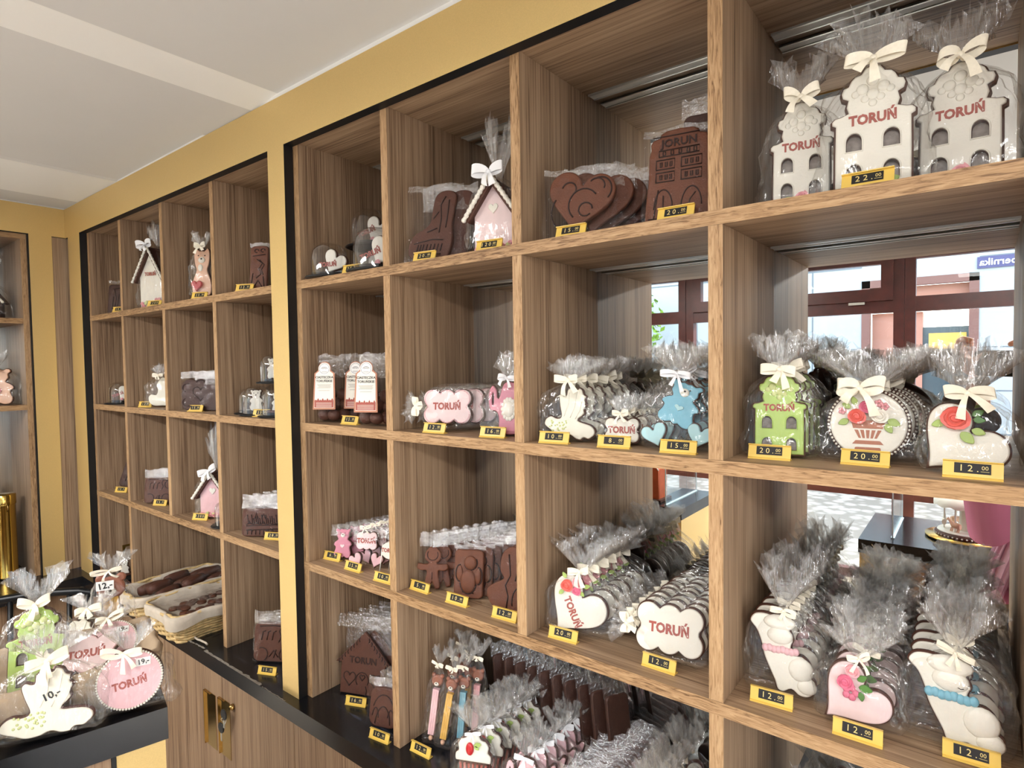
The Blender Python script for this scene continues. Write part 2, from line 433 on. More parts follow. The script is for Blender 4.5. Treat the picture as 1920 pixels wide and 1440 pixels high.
def slab(outs, th, bev, y=0.0, off=0.0, res=1, smoothsh=True):
    """flat body of the outline(s) in the XZ plane, front at y, back at y+th"""
    cu = bpy.data.curves.new('o', 'CURVE'); cu.dimensions = '2D'; cu.fill_mode = 'BOTH'
    cu.extrude = max(th/2-bev, 1e-5); cu.bevel_depth = bev; cu.bevel_resolution = res
    for q_, P in enumerate(outs):
        P = inset(P, (bev+off) if q_ == 0 else -bev*.6)
        sp = cu.splines.new('POLY'); sp.points.add(len(P)-1)
        for i, (a, b) in enumerate(P): sp.points[i].co = (a, b, 0, 1)
        sp.use_cyclic_u = True
    o = bpy.data.objects.new('o', cu); me = bpy.data.meshes.new_from_object(o)
    bpy.data.objects.remove(o); bpy.data.curves.remove(cu)
    mb = MB()
    mb.v = [(v.co.x, y+th/2-v.co.z, v.co.y) for v in me.vertices]
    mb.f = [list(p.vertices) for p in me.polygons]; mb.m = [0]*len(mb.f); mb.sm = [len(p.vertices) == 4 and smoothsh for p in me.polygons]
    bpy.data.meshes.remove(me)
    return mb
def merge(*mbs):
    r = MB()
    for k, q in enumerate(mbs):
        mb, mi = q if isinstance(q, tuple) else (q, None)
        b = len(r.v); r.v += mb.v; r.f += [[b+i for i in f] for f in mb.f]; r.m += mb.m if mi is None else [mi]*len(mb.f); r.sm += mb.sm
    return r
def xf(mb, M_):
    mb.v = [tuple(M_ @ Vector(v)) for v in mb.v]; return mb
_tx = {}
def text(s, size, x=0, z=0, y=0, rot=0, bold=.0, th=.0004, align='CENTER', shear=0):
    cu = bpy.data.curves.new('t', 'FONT'); cu.body = s; cu.size = size; cu.extrude = th; cu.offset = bold*size; cu.shear = shear
    cu.align_x = align; cu.align_y = 'CENTER'; cu.resolution_u = 2
    o = bpy.data.objects.new('t', cu); me = bpy.data.meshes.new_from_object(o)
    bpy.data.objects.remove(o); bpy.data.curves.remove(cu)
    mb = MB(); c, sn = cos(rot), sin(rot)
    mb.v = [(x+v.co.x*c-v.co.y*sn, y-v.co.z, z+v.co.x*sn+v.co.y*c) for v in me.vertices]
    mb.f = [list(p.vertices) for p in me.polygons]; mb.m = [0]*len(mb.f); mb.sm = [False]*len(mb.f)
    bpy.data.meshes.remove(me)
    return mb
def line(P, r, y, n=5, closed=False):
    return MB().tube([(a, y, b) for a, b in P], r, n, closed=closed)
def beads(P, r, y, step=1, nu=6, nv=4, mb=None):
    mb = mb or MB()
    for k in range(0, len(P), step): mb.ball((P[k][0], y, P[k][1]), r, nu=nu, nv=nv)
    return mb
def resamp(P, d):
    out = []; acc = 0; N = len(P)
    for i in range(N):
        a, b = Vector(P[i]), Vector(P[(i+1) % N]); L = (b-a).length
        while acc < L: q = a+(b-a)*(acc/L if L else 0); out.append((q.x, q.y)); acc += d
        acc -= L
    return out
def rose(c, r, mb=None):
    mb = mb or MB(); rows = []; x, y, z = c
    for i in range(46):
        t = i/45; a = t*2*pi*3.2; rr = r*(.12+.88*t); wv = 1+.1*sin(a*2.5)
        rows.append([(x+rr*.75*cos(a)*wv, y-.2*r-.35*r*(1-t), z+rr*.75*sin(a)*wv), (x+rr*cos(a)*wv, y-.75*r*(1-t*.75), z+rr*sin(a)*wv)])
    mb.grid(rows); mb.ball((x, y, z), r*.86, nu=12, nv=6, sq=(1, .45, 1))
    return mb
def leafs(L, y, mb=None):
    mb = mb or MB()
    for x, z, s, a in L:
        P = [(0, 0), (.25*s, .28*s), (.6*s, .3*s), (s, 0), (.6*s, -.3*s), (.25*s, -.28*s)]
        P = mv(rotp(smooth(P, 3), a), x, z); q = slab([P], .0022, .0008, y-.0022)
        mb = merge(mb, q)
    return mb

# wrapping ------------------------------------------------------------------
VAR = {}
def bag_mesh(W, H, Dp, F, fw, seed, y0=.004, neck=.006, flat=1.0, low=1.0):
    rnd = random.Random(seed); ph = [rnd.uniform(0, 6.3) for _ in range(10)]; S = 64; F *= 1.12; fw *= .76
    Dp *= .62
    prof = [(0, .48*low, .35), (.03, .53*low, .55), (.12, .56*low, .62), (.3, .57, .62), (.5, .57*flat, .6), (.66, .54*flat, .56), (.78, .45, .5), (.87, .31, .4), (.94, .16, .28), (1, neck/W, neck/Dp)]
    rows = []; k1, k2 = rnd.choice([7, 8, 9]), rnd.choice([12, 13, 15])
    tilt = rnd.uniform(-.12, .12)
    for i in range(len(prof)-1):
        for s in range(2):
            t = s/2; a = [prof[i][q]*(1-t)+prof[i+1][q]*t for q in range(3)]
            rows.append((a[0]*H, a[1]*W, a[2]*Dp, a[0]))
    rows.append((H, neck, neck, 1))
    R = []
    for z, a, b, f in rows:
        row = []
        for j in range(S):
            th = 2*pi*j/S; c, s = cos(th), sin(th); e = .55 if f < .6 else .55+(f-.6)*1.1
            cx = math.copysign(abs(c)**e, c); sy = math.copysign(abs(s)**(e*1.2), s)
            pl = (max(0, f-.35))**1.5*.22*(sin(k2*th+ph[0]+f*3)+.6*sin(k1*th+ph[1]-f*4))*(1 if f < .99 else .3)
            wr = .0016*(sin(5*th+z*90+ph[2])+sin(3*th-z*140+ph[3])+.7*sin(9*th+z*210+ph[4]))*min(1, (1-f)*4)
            r = 1+pl
            row.append((cx*(a*r+wr), y0+sy*(b*r+wr*.5), z+(wr if 0 < f < 1 else 0)))
        R.append(row)
    mb = MB(); mb.grid(R, 0, True, True, True, False)
    R2 = [R[-1]]; jit = [(rnd.uniform(-.5, .0) if j % 2 else rnd.uniform(-.1, .22)) for j in range(S)]
    for q, (f, g) in enumerate([(.12, .22), (.3, .45), (.5, .66), (.75, .86), (1, 1.0)]):
        row = []
        for j in range(S):
            th = 2*pi*j/S
            rf = 1+f*(.55*(abs(((k2*th+ph[5])/pi) % 2-1)*2-1)+.22*sin(k1*th+ph[6]+f)+.14*sin(23*th+ph[7]))
            x = (neck+(fw-neck)*g)*cos(th)*rf; yy = (neck+(fw*.26-neck)*g)*sin(th)*rf
            row.append((x+tilt*F*f, y0+yy, H+F*f*(1+.25*cos(th*2+ph[8]))+F*f*f*jit[j]*.8))
        R2.append(row)
    mb.grid(R2, 1, True, True)
    return mb
def bag(parent, W, H, Dp, F, fw, seed, **kw):
    o = bag_mesh(W, H, Dp, F, fw, seed, **kw).build('cellophane_bag', ['cello', 'cello_fan'], parent)
    vs = [o.data]
    for k in (1, 2, 3):
        q = bag_mesh(W, H, Dp, F*(1+.12*(k-2)), fw*(1+.1*(k % 2)), seed*13+k, **kw).build('cellophane_bag', ['cello', 'cello_fan'])
        vs.append(q.data); bpy.data.objects.remove(q)
    VAR[o.data.name] = vs
    return o
def bow_mesh(z, y=-.006, s=.022, wd=.008, seed=0, x=0, rot=0, tails=True, hang=1.0):
    rnd = random.Random(seed*7+1); mb = MB(); A = lambda v: rnd.uniform(-v, v); s *= .86; wd *= .95; rot += A(.25)
    for sg in (-1, 1):
        up = .12+A(.35); ls = 1+A(.2); pts = []; ws = []; op = .16+A(.08); tw = A(.5)
        for i in range(17):
            t = i/16; a = 2*pi*t; e = .5-.5*cos(a)
            px = sg*s*ls*e; pz = s*op*sin(a)+up*s*e
            pts.append((px, -.22*s*sin(pi*t)-.10*s*sin(a), pz)); k = (.30+.70*sin(pi*t)**.7)
            ws.append((-wd*.25*sg*up*k, -wd*(.25+tw*.5)*sin(a)*.6, wd*k))
        mb.strip(pts, ws)
        if tails:
            L = s*(1.05+A(.35))*hang; dx = sg*(.55+A(.45)); pts = []; ws = []; cv = A(.4)
            for i in range(8):
                t = i/7; pts.append((dx*L*t*.8+cv*s*.3*sin(pi*t), -.003-.3*s*sin(pi*t*.8), -L*t*(.55+.35*t)))
                ws.append((wd*.8*(.35+.65*t), -wd*.2*sin(3*t), wd*.35*sg*(.4+.6*t)))
            mb.strip(pts, ws)
    mb.ball((0, -.002, 0), wd*.36, nu=8, nv=6, sq=(1, .8, .9))
    xf(mb, Matrix.Translation((x, y, z)) @ Matrix.Rotation(rot, 4, 'Y'))
    return mb
def bow(parent, z, y=-.006, s=.022, wd=.008, mat='satin', seed=0, **kw):
    o = bow_mesh(z, y, s, wd, seed, **kw).build('bow', mat, parent); vs = [o.data]
    for k in (1, 2, 3):
        q = bow_mesh(z, y, s, wd, seed*5+k*3, **kw).build('bow', mat); vs.append(q.data); bpy.data.objects.remove(q)
    VAR[o.data.name] = vs
    return o
def sleeve(parent, W, H, Dp, seed, y0=.005, mat='sleeve', x=0, z=0, lean=0, name='cellophane_sleeve', rag=.0, split=.66):
    rnd = random.Random(seed); ph = [rnd.uniform(0, 6.3) for _ in range(8)]; rows = []; NX, NZ = 12, 12
    for side in (0, 1):
        R = []
        for i in range(NZ+1):
            f = i/NZ; row = []
            for j in range(NX+1):
                g = j/NX; px = (g-.5)*W; bul = Dp*.5*(1-(2*g-1)**4)*(1-max(0, f-.55)/.45*.92)*(1 if f > .02 else .7)
                wr = .0010*(sin(px*210+f*9+ph[0])+sin(px*120-f*17+ph[1])+sin(f*23+px*60+ph[2]))
                yy = y0+(-bul if side == 0 else bul)+wr*(1 if side == 0 else .8)+lean*f*f
                row.append((x+px+wr*.3, yy, z+f*H+(rag*sin(g*9+ph[3])+rag*.6*sin(g*23+ph[4]))*(f**3)))
            R.append(row)
        rows.append(R)
    mb = MB()
    k_ = max(2, min(NZ-1, round(split*NZ)))
    for R in rows: mb.grid(R[:k_+1]); mb.grid(R[k_:], 1)
    return mb.build(name, [mat, 'sleeve_top'], parent)
def flatdeco(parent, name, mb, mat): return mb.build(name, mat, parent)

def base(root, P, ice=None, th=.010, margin=.003, dough='dough_rim', icth=.004, holes=None):
    slab([P]+(holes or []), th, .0025, 0).build('cookie', dough, root)
    if ice: slab([P]+(holes or []), icth, .0017, -icth+.0006, off=margin).build('icing', ice, root)
def letters(root, x, z, size, y=-.0036, rot=0, s='TORUŃ', mat='print', bold=.035):
    t = text(s, size*.96, 0, 0, 0, 0, .042)
    # stencil gaps: squeeze sideways a little and lay on the icing
    xf(t, Matrix.Translation((x, y, z)) @ Matrix.Rotation(-rot, 4, 'Y') @ Matrix.Diagonal((.94, 1, 1.08, 1)))
    t.build('lettering', mat, root)

# ================================================================== ROOM
ZA, ZB, ZC, ZK = 1.9427, 1.5927, 1.2449, 0.90
T = .0206; DM = .2631; ZT = 2.272; CEIL = 2.386
def st(name, mb, mats): return structure(mb.build(name, mats))
st('floor', B((-2.2, -3.15, -.12), (3.4, .45, 0)), 'floor_tile')
st('wall_back', B((-2.2, .32, 0), (3.4, .45, 2.6)), 'wall_paint')
st('wall_left', B((-2.2, -3.15, 0), (-1.98, .32, 2.6)), 'wall_paint')
st('wall_right', MB().box((3.2, -.65, 0), (3.4, .32, 2.6)).box((3.2, -3.15, 0), (3.4, -2.75, 2.6)).box((3.2, -2.75, 2.2), (3.4, -.65, 2.6)), 'wall_paint')
dr = structure(MB().box((3.24, -2.75, 0), (3.30, -2.67, 2.2)).box((3.24, -.73, 0), (3.30, -.65, 2.2)).box((3.24, -1.74, 0), (3.30, -1.66, 2.2)).box((3.24, -2.67, 2.1), (3.30, -.73, 2.2)).box((3.24, -2.67, 0), (3.30, -.73, .14)).build('fill_door_1', 'window_frame'))  # unseen glass door, added to light the side panels from the right
MB().add([(3.27, -2.67, .14), (3.27, -.73, .14), (3.27, -.73, 2.1), (3.27, -2.67, 2.1)], [[0, 1, 2, 3]]).build('fill_door_pane', 'glass', dr)
# ceiling with shallow dropped bands towards the shelves, sloped faces whitened to look lit
prof = [(3.4, CEIL+.014), (-.03, CEIL+.014), (-.145, CEIL+.002), (-.40, CEIL+.002), (-.42, CEIL+.010), (-1.06, CEIL+.010), (-1.075, CEIL+.006), (-1.46, CEIL+.0005), (-1.48, CEIL+.006), (-2.2, CEIL+.006)]
mb = MB()
for k, ((xa, za), (xb, zb)) in enumerate(zip(prof[:-1], prof[1:])):
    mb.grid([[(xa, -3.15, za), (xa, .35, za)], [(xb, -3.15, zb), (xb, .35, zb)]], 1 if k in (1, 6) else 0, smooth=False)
mb.grid([[(x, -3.15, 2.6), (x, .35, 2.6)] for x, z in prof[::-1]], smooth=False)
st('ceiling', mb, ['ceiling_grey', 'white_paint_lit_band'])
# window wall
WX = [-1.857, -.473, .911, 2.295]; mb = MB()
mb.box((-2.2, -3.15, 0), (3.4, -3.0, .30)).box((-2.2, -3.15, 2.36), (3.4, -3.0, 2.6))
mb.box((-2.2, -3.15, .3), (-1.84, -3.0, 2.36)).box((2.9, -3.15, .3), (3.4, -3.0, 2.36))
st('wall_front', mb, 'wall_paint')
def window(x0, x1, sash):
    f = MB(); a, b = -3.06, -3.0
    f.box((x0, a, .30), (x1, b, .36)); f.box((x0, a, .845), (x1, b, .915)); f.box((x0, a, 2.01), (x1, b, 2.10)); f.box((x0, a, 2.33), (x1, b, 2.37))
    f.box((x0-.056, a, .30), (x0, b+.002, 2.37)); f.box((x1, a, .30), (x1+.056, b+.002, 2.37))
    if sash:   # tilting top sash with its own wide frame
        f.box((x0, -3.03, 2.085), (x1, -2.975, 2.16)); f.box((x0, -3.03, 2.31), (x1, -2.975, 2.36))
        f.box((x0, -3.03, 2.16), (x0+.065, -2.975, 2.31)); f.box((x1-.065, -3.03, 2.16), (x1, -2.975, 2.31))
    w_ = structure(f.build('window', 'window_frame'))
    g = MB()
    for z0, z1 in ((.36, .845), (.915, 2.01), (2.10, 2.33)): g.add([(x0, -3.03, z0), (x1, -3.03, z0), (x1, -3.03, z1), (x0, -3.03, z1)], [[0, 1, 2, 3]])
    g.build('window_pane', 'glass', w_)
    if sash: B((x1-.24, -2.975, 2.065), (x1-.15, -2.965, 2.08)).build('sash_stop', 'aluminium', w_)
    return w_
for k, (a, b, s_) in enumerate([(-1.80, -.473, False), (-.357, .911, True), (1.025, 2.295, False)]):
    window(a, b, s_).name = 'window_%d' % (k+1)
structure(B((2.35, -3.12, .3), (2.9, -3.02, 2.36)).build('trim_9', 'window_frame'))
# gold fascias and pillars (black returns)
gb = {0: 1, 3: 1, 5: 1, 1: 1, 4: 1}
o = B((-1.635, -.024, 2.269), (3.2, .0, CEIL), 0, {0: 1}).build('trim_1', ['gold', 'black']); structure(o)
o = B((-1.66, -3.0, 2.271), (-1.635, -.0, CEIL), 0, {0: 1}).build('trim_2', ['gold', 'black']); structure(o)
o = B((-.0735, -.024, ZK), (-.0005, .0, 2.269), 0, gb).build('trim_3', ['gold', 'black']); structure(o)
o = B((-1.60, -.024, ZK), (-1.4628, .0, 2.269), 0, gb).build('trim_4', ['gold', 'black']); structure(o)
o = B((-1.66, -.144, ZK), (-1.635, -.069, 2.271), 0, {0: 1, 2: 1, 4: 1, 5: 1}).build('trim_5', ['gold', 'black']); structure(o)
o = B((-1.66, -.0685, ZK), (-1.637, -.001, 2.269)).build('trim_6', 'oak_v'); structure(o)
o = B((-1.66, -.0009, ZK), (-1.4628, .02, 2.269)).build('trim_7', 'black'); structure(o)
# top filler over the cubbies, black shadow gap
o = B((-1.4625, .0015, 2.292), (3.2, .03, 2.38)).build('trim_8', 'black'); structure(o)
st('wall_back', B((-1.66, -.018, CEIL+.0002), (3.2, .31, 2.5)), 'white_paint_lit_band')
st('wall_left', B((-1.979, -3.0, CEIL+.0002), (-1.641, -.02, 2.5)), 'white_paint_lit_band')

# ================================================================== SHELVING
def cubby_unit(label, xs, skip4, name='shelving_unit'):
    """xs: left edges of the uprights; skip4: indices without an upright in the bottom row"""
    x0, x1 = xs[0], xs[-1]+T
    r = thing(name, (x0, 0, ZK), label, 'shelving')
    def bp(nm, mb, mats): return xf(mb, Matrix.Translation((-x0, 0, -ZK))).build(nm, mats, r)
    bp('top_board', B((x0, 0, ZT), (x1, DM, ZT+.02), 0, {2: 1}), ['oak_h', 'edge_h'])
    for z in (ZA, ZB, ZC):
        bp('shelf', B((x0+(.0), 0, z-.0204), (x1, DM, z), 0, {2: 1}), ['oak_h', 'edge_h'])
    rowsz = [(ZK, ZC-.0204), (ZC, ZB-.0204), (ZB, ZA-.0204), (ZA, ZT)]
    for k, x in enumerate(xs):
        mb = MB()
        for q, (a, b) in enumerate(rowsz):
            if q == 0 and k in skip4: continue
            mb.box((x, .0006, a+.0002), (x+T, DM, b-.0002), 0, {2: 1})
        bp('side_panel' if k in (0, len(xs)-1) else 'divider', mb, ['oak_v', 'edge_v'])
    bp('mirror_panel', B((x0, DM, ZK), (x1, DM+.004, ZT+.02)), 'mirror')
    for z in (ZT, ZA-.0204, ZB-.0204, ZC-.0204):
        for a, b in zip(xs[:-1], xs[1:]):
            if b-a < .05: continue
            mb = MB().box((a+T+.004, .225, z-.0035), (b-.004, .229, z-.0002), 1).box((a+T+.004, .247, z-.0035), (b-.004, .251, z-.0002), 1).box((a+T+.004, .229, z-.0025), (b-.004, .247, z-.0002), 0)
            bp('light_rail', mb, ['diffuser', 'aluminium'])
    return r
XR = [0, .3275, .6762, 1.0254, 1.374, 1.722]
XL = [-1.4603, -1.1357, -.7826, -.4364, -.0944]
cubby_unit('tall oak cubby shelving with mirrored back, to the right of the slim gold pillar', XR, {2})
cubby_unit('oak cubby shelving with mirrored back, between the corner and the slim gold pillar', XL, {2})

# shelving on the left wall, faces +x
r = thing('shelving_unit', (-1.66, -.15, ZK), 'oak shelving on the left wall with mirrored back, left of the wide gold strip', 'shelving')
def lp(nm, mb, mats): return xf(mb, Matrix.Translation((1.66, .15, -ZK))).build(nm, mats, r)
for ya in (-.1665, -.70):
    lp('side_panel', B((-1.93, ya, ZK+.0002), (-1.655, ya+T, 2.25), 0, {3: 1}), ['oak_v', 'edge_v'])
for z in (1.936, 1.5927): lp('shelf', B((-1.93, -.679, z-.0204), (-1.655, -.167, z), 0, {3: 1}), ['oak_y', 'edge_y'])
lp('top_board', B((-1.93, -.70, 2.25), (-1.655, -.146, 2.27), 0, {3: 1}), ['oak_y', 'edge_y'])
lp('mirror_panel', B((-1.934, -.70, ZK+.0002), (-1.93, -.146, 2.27)), 'mirror')
lp('edge_strip', B((-1.654, -.1475, ZK+.0002), (-1.64, -.1445, 2.27)), 'black')

# ================================================================== COUNTER + CABINETS
mb = B((-1.66, -.05, .858), (3.15, .262, ZK-.0003)).box((-1.93, -.95, .858), (-1.5, -.0501, ZK-.0003))
wt = mb.build('worktop', 'black_stone'); tag(wt, 'long black stone worktop with a pale vein, under all the cubbies', 'worktop')
# pale vein running along the front edge of the stone
rnd = random.Random(5); V = []
for x0, y0, x1, y1, wv in [(-.60, -.0478, -.47, -.040, .006), (-.46, -.045, -.14, -.0478, .010), (-.13, -.0480, -.02, -.0490, .003)]:
    N = 26
    pts = [(x0+(x1-x0)*i/N+rnd.uniform(-.003, .003), y0+(y1-y0)*i/N+rnd.uniform(-.0012, .0012)) for i in range(N+1)]
    V.append([[(x, max(y-wv*rnd.uniform(.3, .6), -.0499), ZK+.0001), (x+rnd.uniform(-.002, .002), y+wv*rnd.uniform(.2, .7), ZK+.0001)] for x, y in pts])
mb = MB()
for R_ in V: mb.grid(R_)
mb.build('vein', 'stone_vein', wt)
def cab(name, x0, x1, seams, label, hand=()):
    r = thing(name, (x0, 0, 0), label, 'cabinet')
    B((0, -.008, .08), (x1-x0, .262, .857)).build('body', 'door_oak', r)
    B((0, .02, 0), (x1-x0, .25, .08)).build('plinth', 'black', r)
    S = [x0]+seams+[x1]
    for a, b in zip(S[:-1], S[1:]):
        d = B((a-x0+.0012, -.030, .085), (b-x0-.0012, -.0085, .856)).build('door', 'door_oak', r)
        for hx, hz, hw, hh in hand:
            if a < hx < b:
                h = MB().box((hx-x0, -.0315, hz-hh), (hx-x0+hw, -.0302, hz)).box((hx-x0, -.037, hz-hh), (hx-x0+.0018, -.0315, hz)).box((hx-x0, -.037, hz-.0018), (hx-x0+hw*.6, -.0315, hz))
                h.build('handle', 'brass', d)
    return r
cab('base_cabinet', -1.45, -.0185, [-1.17, -.78, -.3895], 'oak base cabinet with two brass edge handles, under the basket cubby', [(-.497, .765, .066, .165), (-.408, .772, .062, .168)])
cab('base_cabinet', -.0165, 1.40, [.35, .70, 1.05], 'oak base cabinet below the right shelving, beside the keyed cabinet')
# left wall base cabinet
r = thing('base_cabinet', (-1.93, -.9, 0), 'oak base cabinet of the left wall, behind the black chair', 'cabinet')
B((0, 0, .08), (.38, .84, .857)).build('body', 'door_oak', r); B((0, 0, 0), (.34, .84, .08)).build('plinth', 'black', r)
for k in range(3): B((.3805, .002+.28*k, .085), (.40, .278+.28*k, .856)).build('door', 'door_oak', r)
# key lock and keys
r = thing('key_ring', (-.325, -.031, .7706), 'pair of black headed keys hanging from the brass cabinet lock', 'keys')
MB().lathe([(.0085, 0), (.0085, .006), (.0045, .012)], 20).build('lock', 'brass', r).rotation_euler = (radians(90), 0, 0)
for (kx, kz, ang) in [(-.016, -.020, 0), (-.034, -.064, .15)]:
    k = MB().lathe([(.0145, -.002), (.0155, 0), (.0145, .002)], 20); xf(k, Matrix.Translation((kx, -.02, kz)) @ Matrix.Rotation(radians(90), 4, 'X'))
    kk = k.build('key_head', 'keyplastic', r)
    B((kx-.003, -.021, kz-.038), (kx+.003, -.019, kz-.012)).build('key_blade', 'aluminium', kk)
MB().tube([(-.018+.009*cos(a), -.02+.004*sin(a*2), -.042+.012*sin(a)) for a in [2*pi*i/18 for i in range(18)]], .0009, 6, closed=True).build('split_ring', 'aluminium', r)

# ================================================================== PRICE TAGS
DIG = {}
def price_tag(x, y, z, ang, main, label, w=.056):
    r = thing('price_tag', (x, y, z), label, 'price tag', None, ang)
    if 'h' not in DIG:
        P = [(-.009, 0), (-.009, .0022), (-.0068, .0026), (-.0060, .0058), (-.0016, .0185), (-.0045, .0196), (-.0045, .0208), (.0008, .0200), (-.0005, .0150), (-.0040, .0030), (.004, .0012), (.004, 0)]
        N = len(P); mb = MB()
        mb.add([(-w/2, a, b) for a, b in P]+[(w/2, a, b) for a, b in P], [[i, (i+1) % N, N+(i+1) % N, N+i] for i in range(N)]+[list(range(N))[::-1], list(range(N, 2*N))])
        h = mb.build('holder', 'yellow_plastic', r); DIG['h'] = h.data
        q = MB().add([(-.017, -.00625, .0062), (.017, -.00625, .0062), (.017, -.0022, .0176), (-.017, -.0022, .0176)], [[0, 1, 2, 3]])
        q.add([(-.017, -.0058, .0060), (.017, -.0058, .0060), (.017, -.0018, .0176), (-.017, -.0018, .0176)], [[3, 2, 1, 0]])
        s = q.build('price_strip', 'ink', r); DIG['s'] = s.data
    else:
        for k, nm in (('h', 'holder'), ('s', 'price_strip')):
            o = bpy.data.objects.new(nm, DIG[k]); COL.objects.link(o); o.parent = r
    if main not in DIG:
        n = len(main)
        t = merge(text(main+' .', .0108, -.0035, 0, th=.0001), text('00', .0065, .0115, .0012, th=.0001), B((.0075, 0, -.0030), (.0155, .0001, -.0026)))
        ax = math.atan2(.00405, .0114)
        xf(t, Matrix.Translation((0, -.0047, .0117)) @ Matrix.Rotation(-ax, 4, 'X'))
        DIG[main] = t.build('digits', 'digits', r).data
    else:
        o = bpy.data.objects.new('digits', DIG[main]); COL.objects.link(o); o.parent = r
    return r
d_ = radians
TAGS = [
 (1.0948, .052, ZB, 4, '2 0', 'below the green townhouse cookie'), (1.2107, .066, ZB, -3, '2 0', 'below the round flower basket cookie'), (1.3224, .035, ZB, -2, '1 2', 'below the heart with one coral rose'),
 (.7453, .026, ZB, 10, '1 0', 'below the white dove cookies'), (.859, .032, ZB, 8, '8', 'below the small white cloud cookies'), (.9682, .033, ZB, 5, '1 5', 'below the blue bear cookie'),
 (.4524, .024, ZB, 6, '1 2', 'below the pink edged cloud cookie'), (.602, .031, ZB, 8, '1 6', 'below the pink watering can cookie'), (.152, .04, ZB, 4, '1 5', 'between the labelled biscuit bags'),
 (-.634, .032, ZB, 24, '1 5', 'below the dark brown cloud gingerbread'), (-.2514, .042, ZB, 22, '2 5', 'in front of the teddy domes'), (-1.02, .03, ZB, 24, '1 2', 'below the white swan cookie'),
 (1.1005, .042, ZC, 5, '1 2', 'below the baby cookie with pink sash'), (1.2094, .026, ZC, 1, '1 2', 'below the heart with pink flowers'), (1.3245, .057, ZC, 3, '1 2', 'below the baby cookie with blue sash'),
 (.7558, .032, ZC, 5, '2 0', 'below the heart with roses and red lettering'), (.9331, .038, ZC, 0, '1 2', 'below the plain white cloud cookies'),
 (.3847, .038, ZC, 0, '5', 'below the gingerbread man'), (.4978, .034, ZC, 2, '1 0', 'below the angel tablet gingerbread'), (.6201, .036, ZC, 4, '1 2', 'below the pear shaped gingerbread'),
 (.0542, .049, ZC, 8, '6', 'below the small pink bear cookie'), (.1614, .032, ZC, 2, '1 5', 'below the pink cloud with two hearts'), (.2782, .026, ZC, 4, '1 0', 'right of the pink cloud, against the divider'),
 (-1.329, .046, ZC, 24, '1 0', 'in the narrow far cubby below a leaning sleeve'), (-.955, .042, ZC, 24, '1 5', 'below the brown carriage gingerbread on the middle shelf'), (-.6298, .034, ZC, 24, '1 2 0', 'below the big pink wrapped house'), (-.234, .056, ZC, 24, '2 8', 'below the skyline gingerbread'),
 (.1336, .05, ZK, 22, '1 6', 'below the big gingerbread house on the worktop'), (.2877, -.003, ZK, 8, '1 0', 'below the small dark gingerbread on the worktop'), (.3964, .02, ZK, 3, '1 2', 'below the pencil cookies on the worktop'), (-.1816, -.003, ZK, 24, '1 5', 'below the carriage gingerbread stack beside the pillar'),
 (1.2168, .020, ZA, 0, '2 2', 'below the middle white townhouse cookie'), (.787, .022, ZA, 4, '1 5', 'below the brown heart gingerbread'), (.9705, .022, ZA, 2, '2 0', 'below the tall dark townhouse gingerbread'),
 (.4349, .022, ZA, 8, '2 0', 'below the brown boot gingerbread'), (.6078, .022, ZA, 8, '1 2 0', 'below the pale pink wrapped house'), (.196, .022, ZA, 8, '2 5', 'between the domed heart cookies'),
 (-.286, .022, ZA, 24, '1 2', 'below the brown tablet gingerbread'), (-.557, .022, ZA, 24, '2 5', 'below the peach cat cookie'), (-.889, .022, ZA, 24, '1 2 0', 'below the big white wrapped house'), (-1.21, .022, ZA, 24, '1 0', 'in the far corner cubby of the top row'),
 (.555, -.012, ZK, 4, '1 2', 'below the cupcake cookies, at the photo edge')]
for x, y, z, a, s, where in TAGS:
    if s == '1 2' and where.startswith('below the cupcake'): a = 4
    price_tag(x, y, z, d_(a), s, 'yellow price tag reading %s.00, %s' % (s.replace(' ', ''), where))


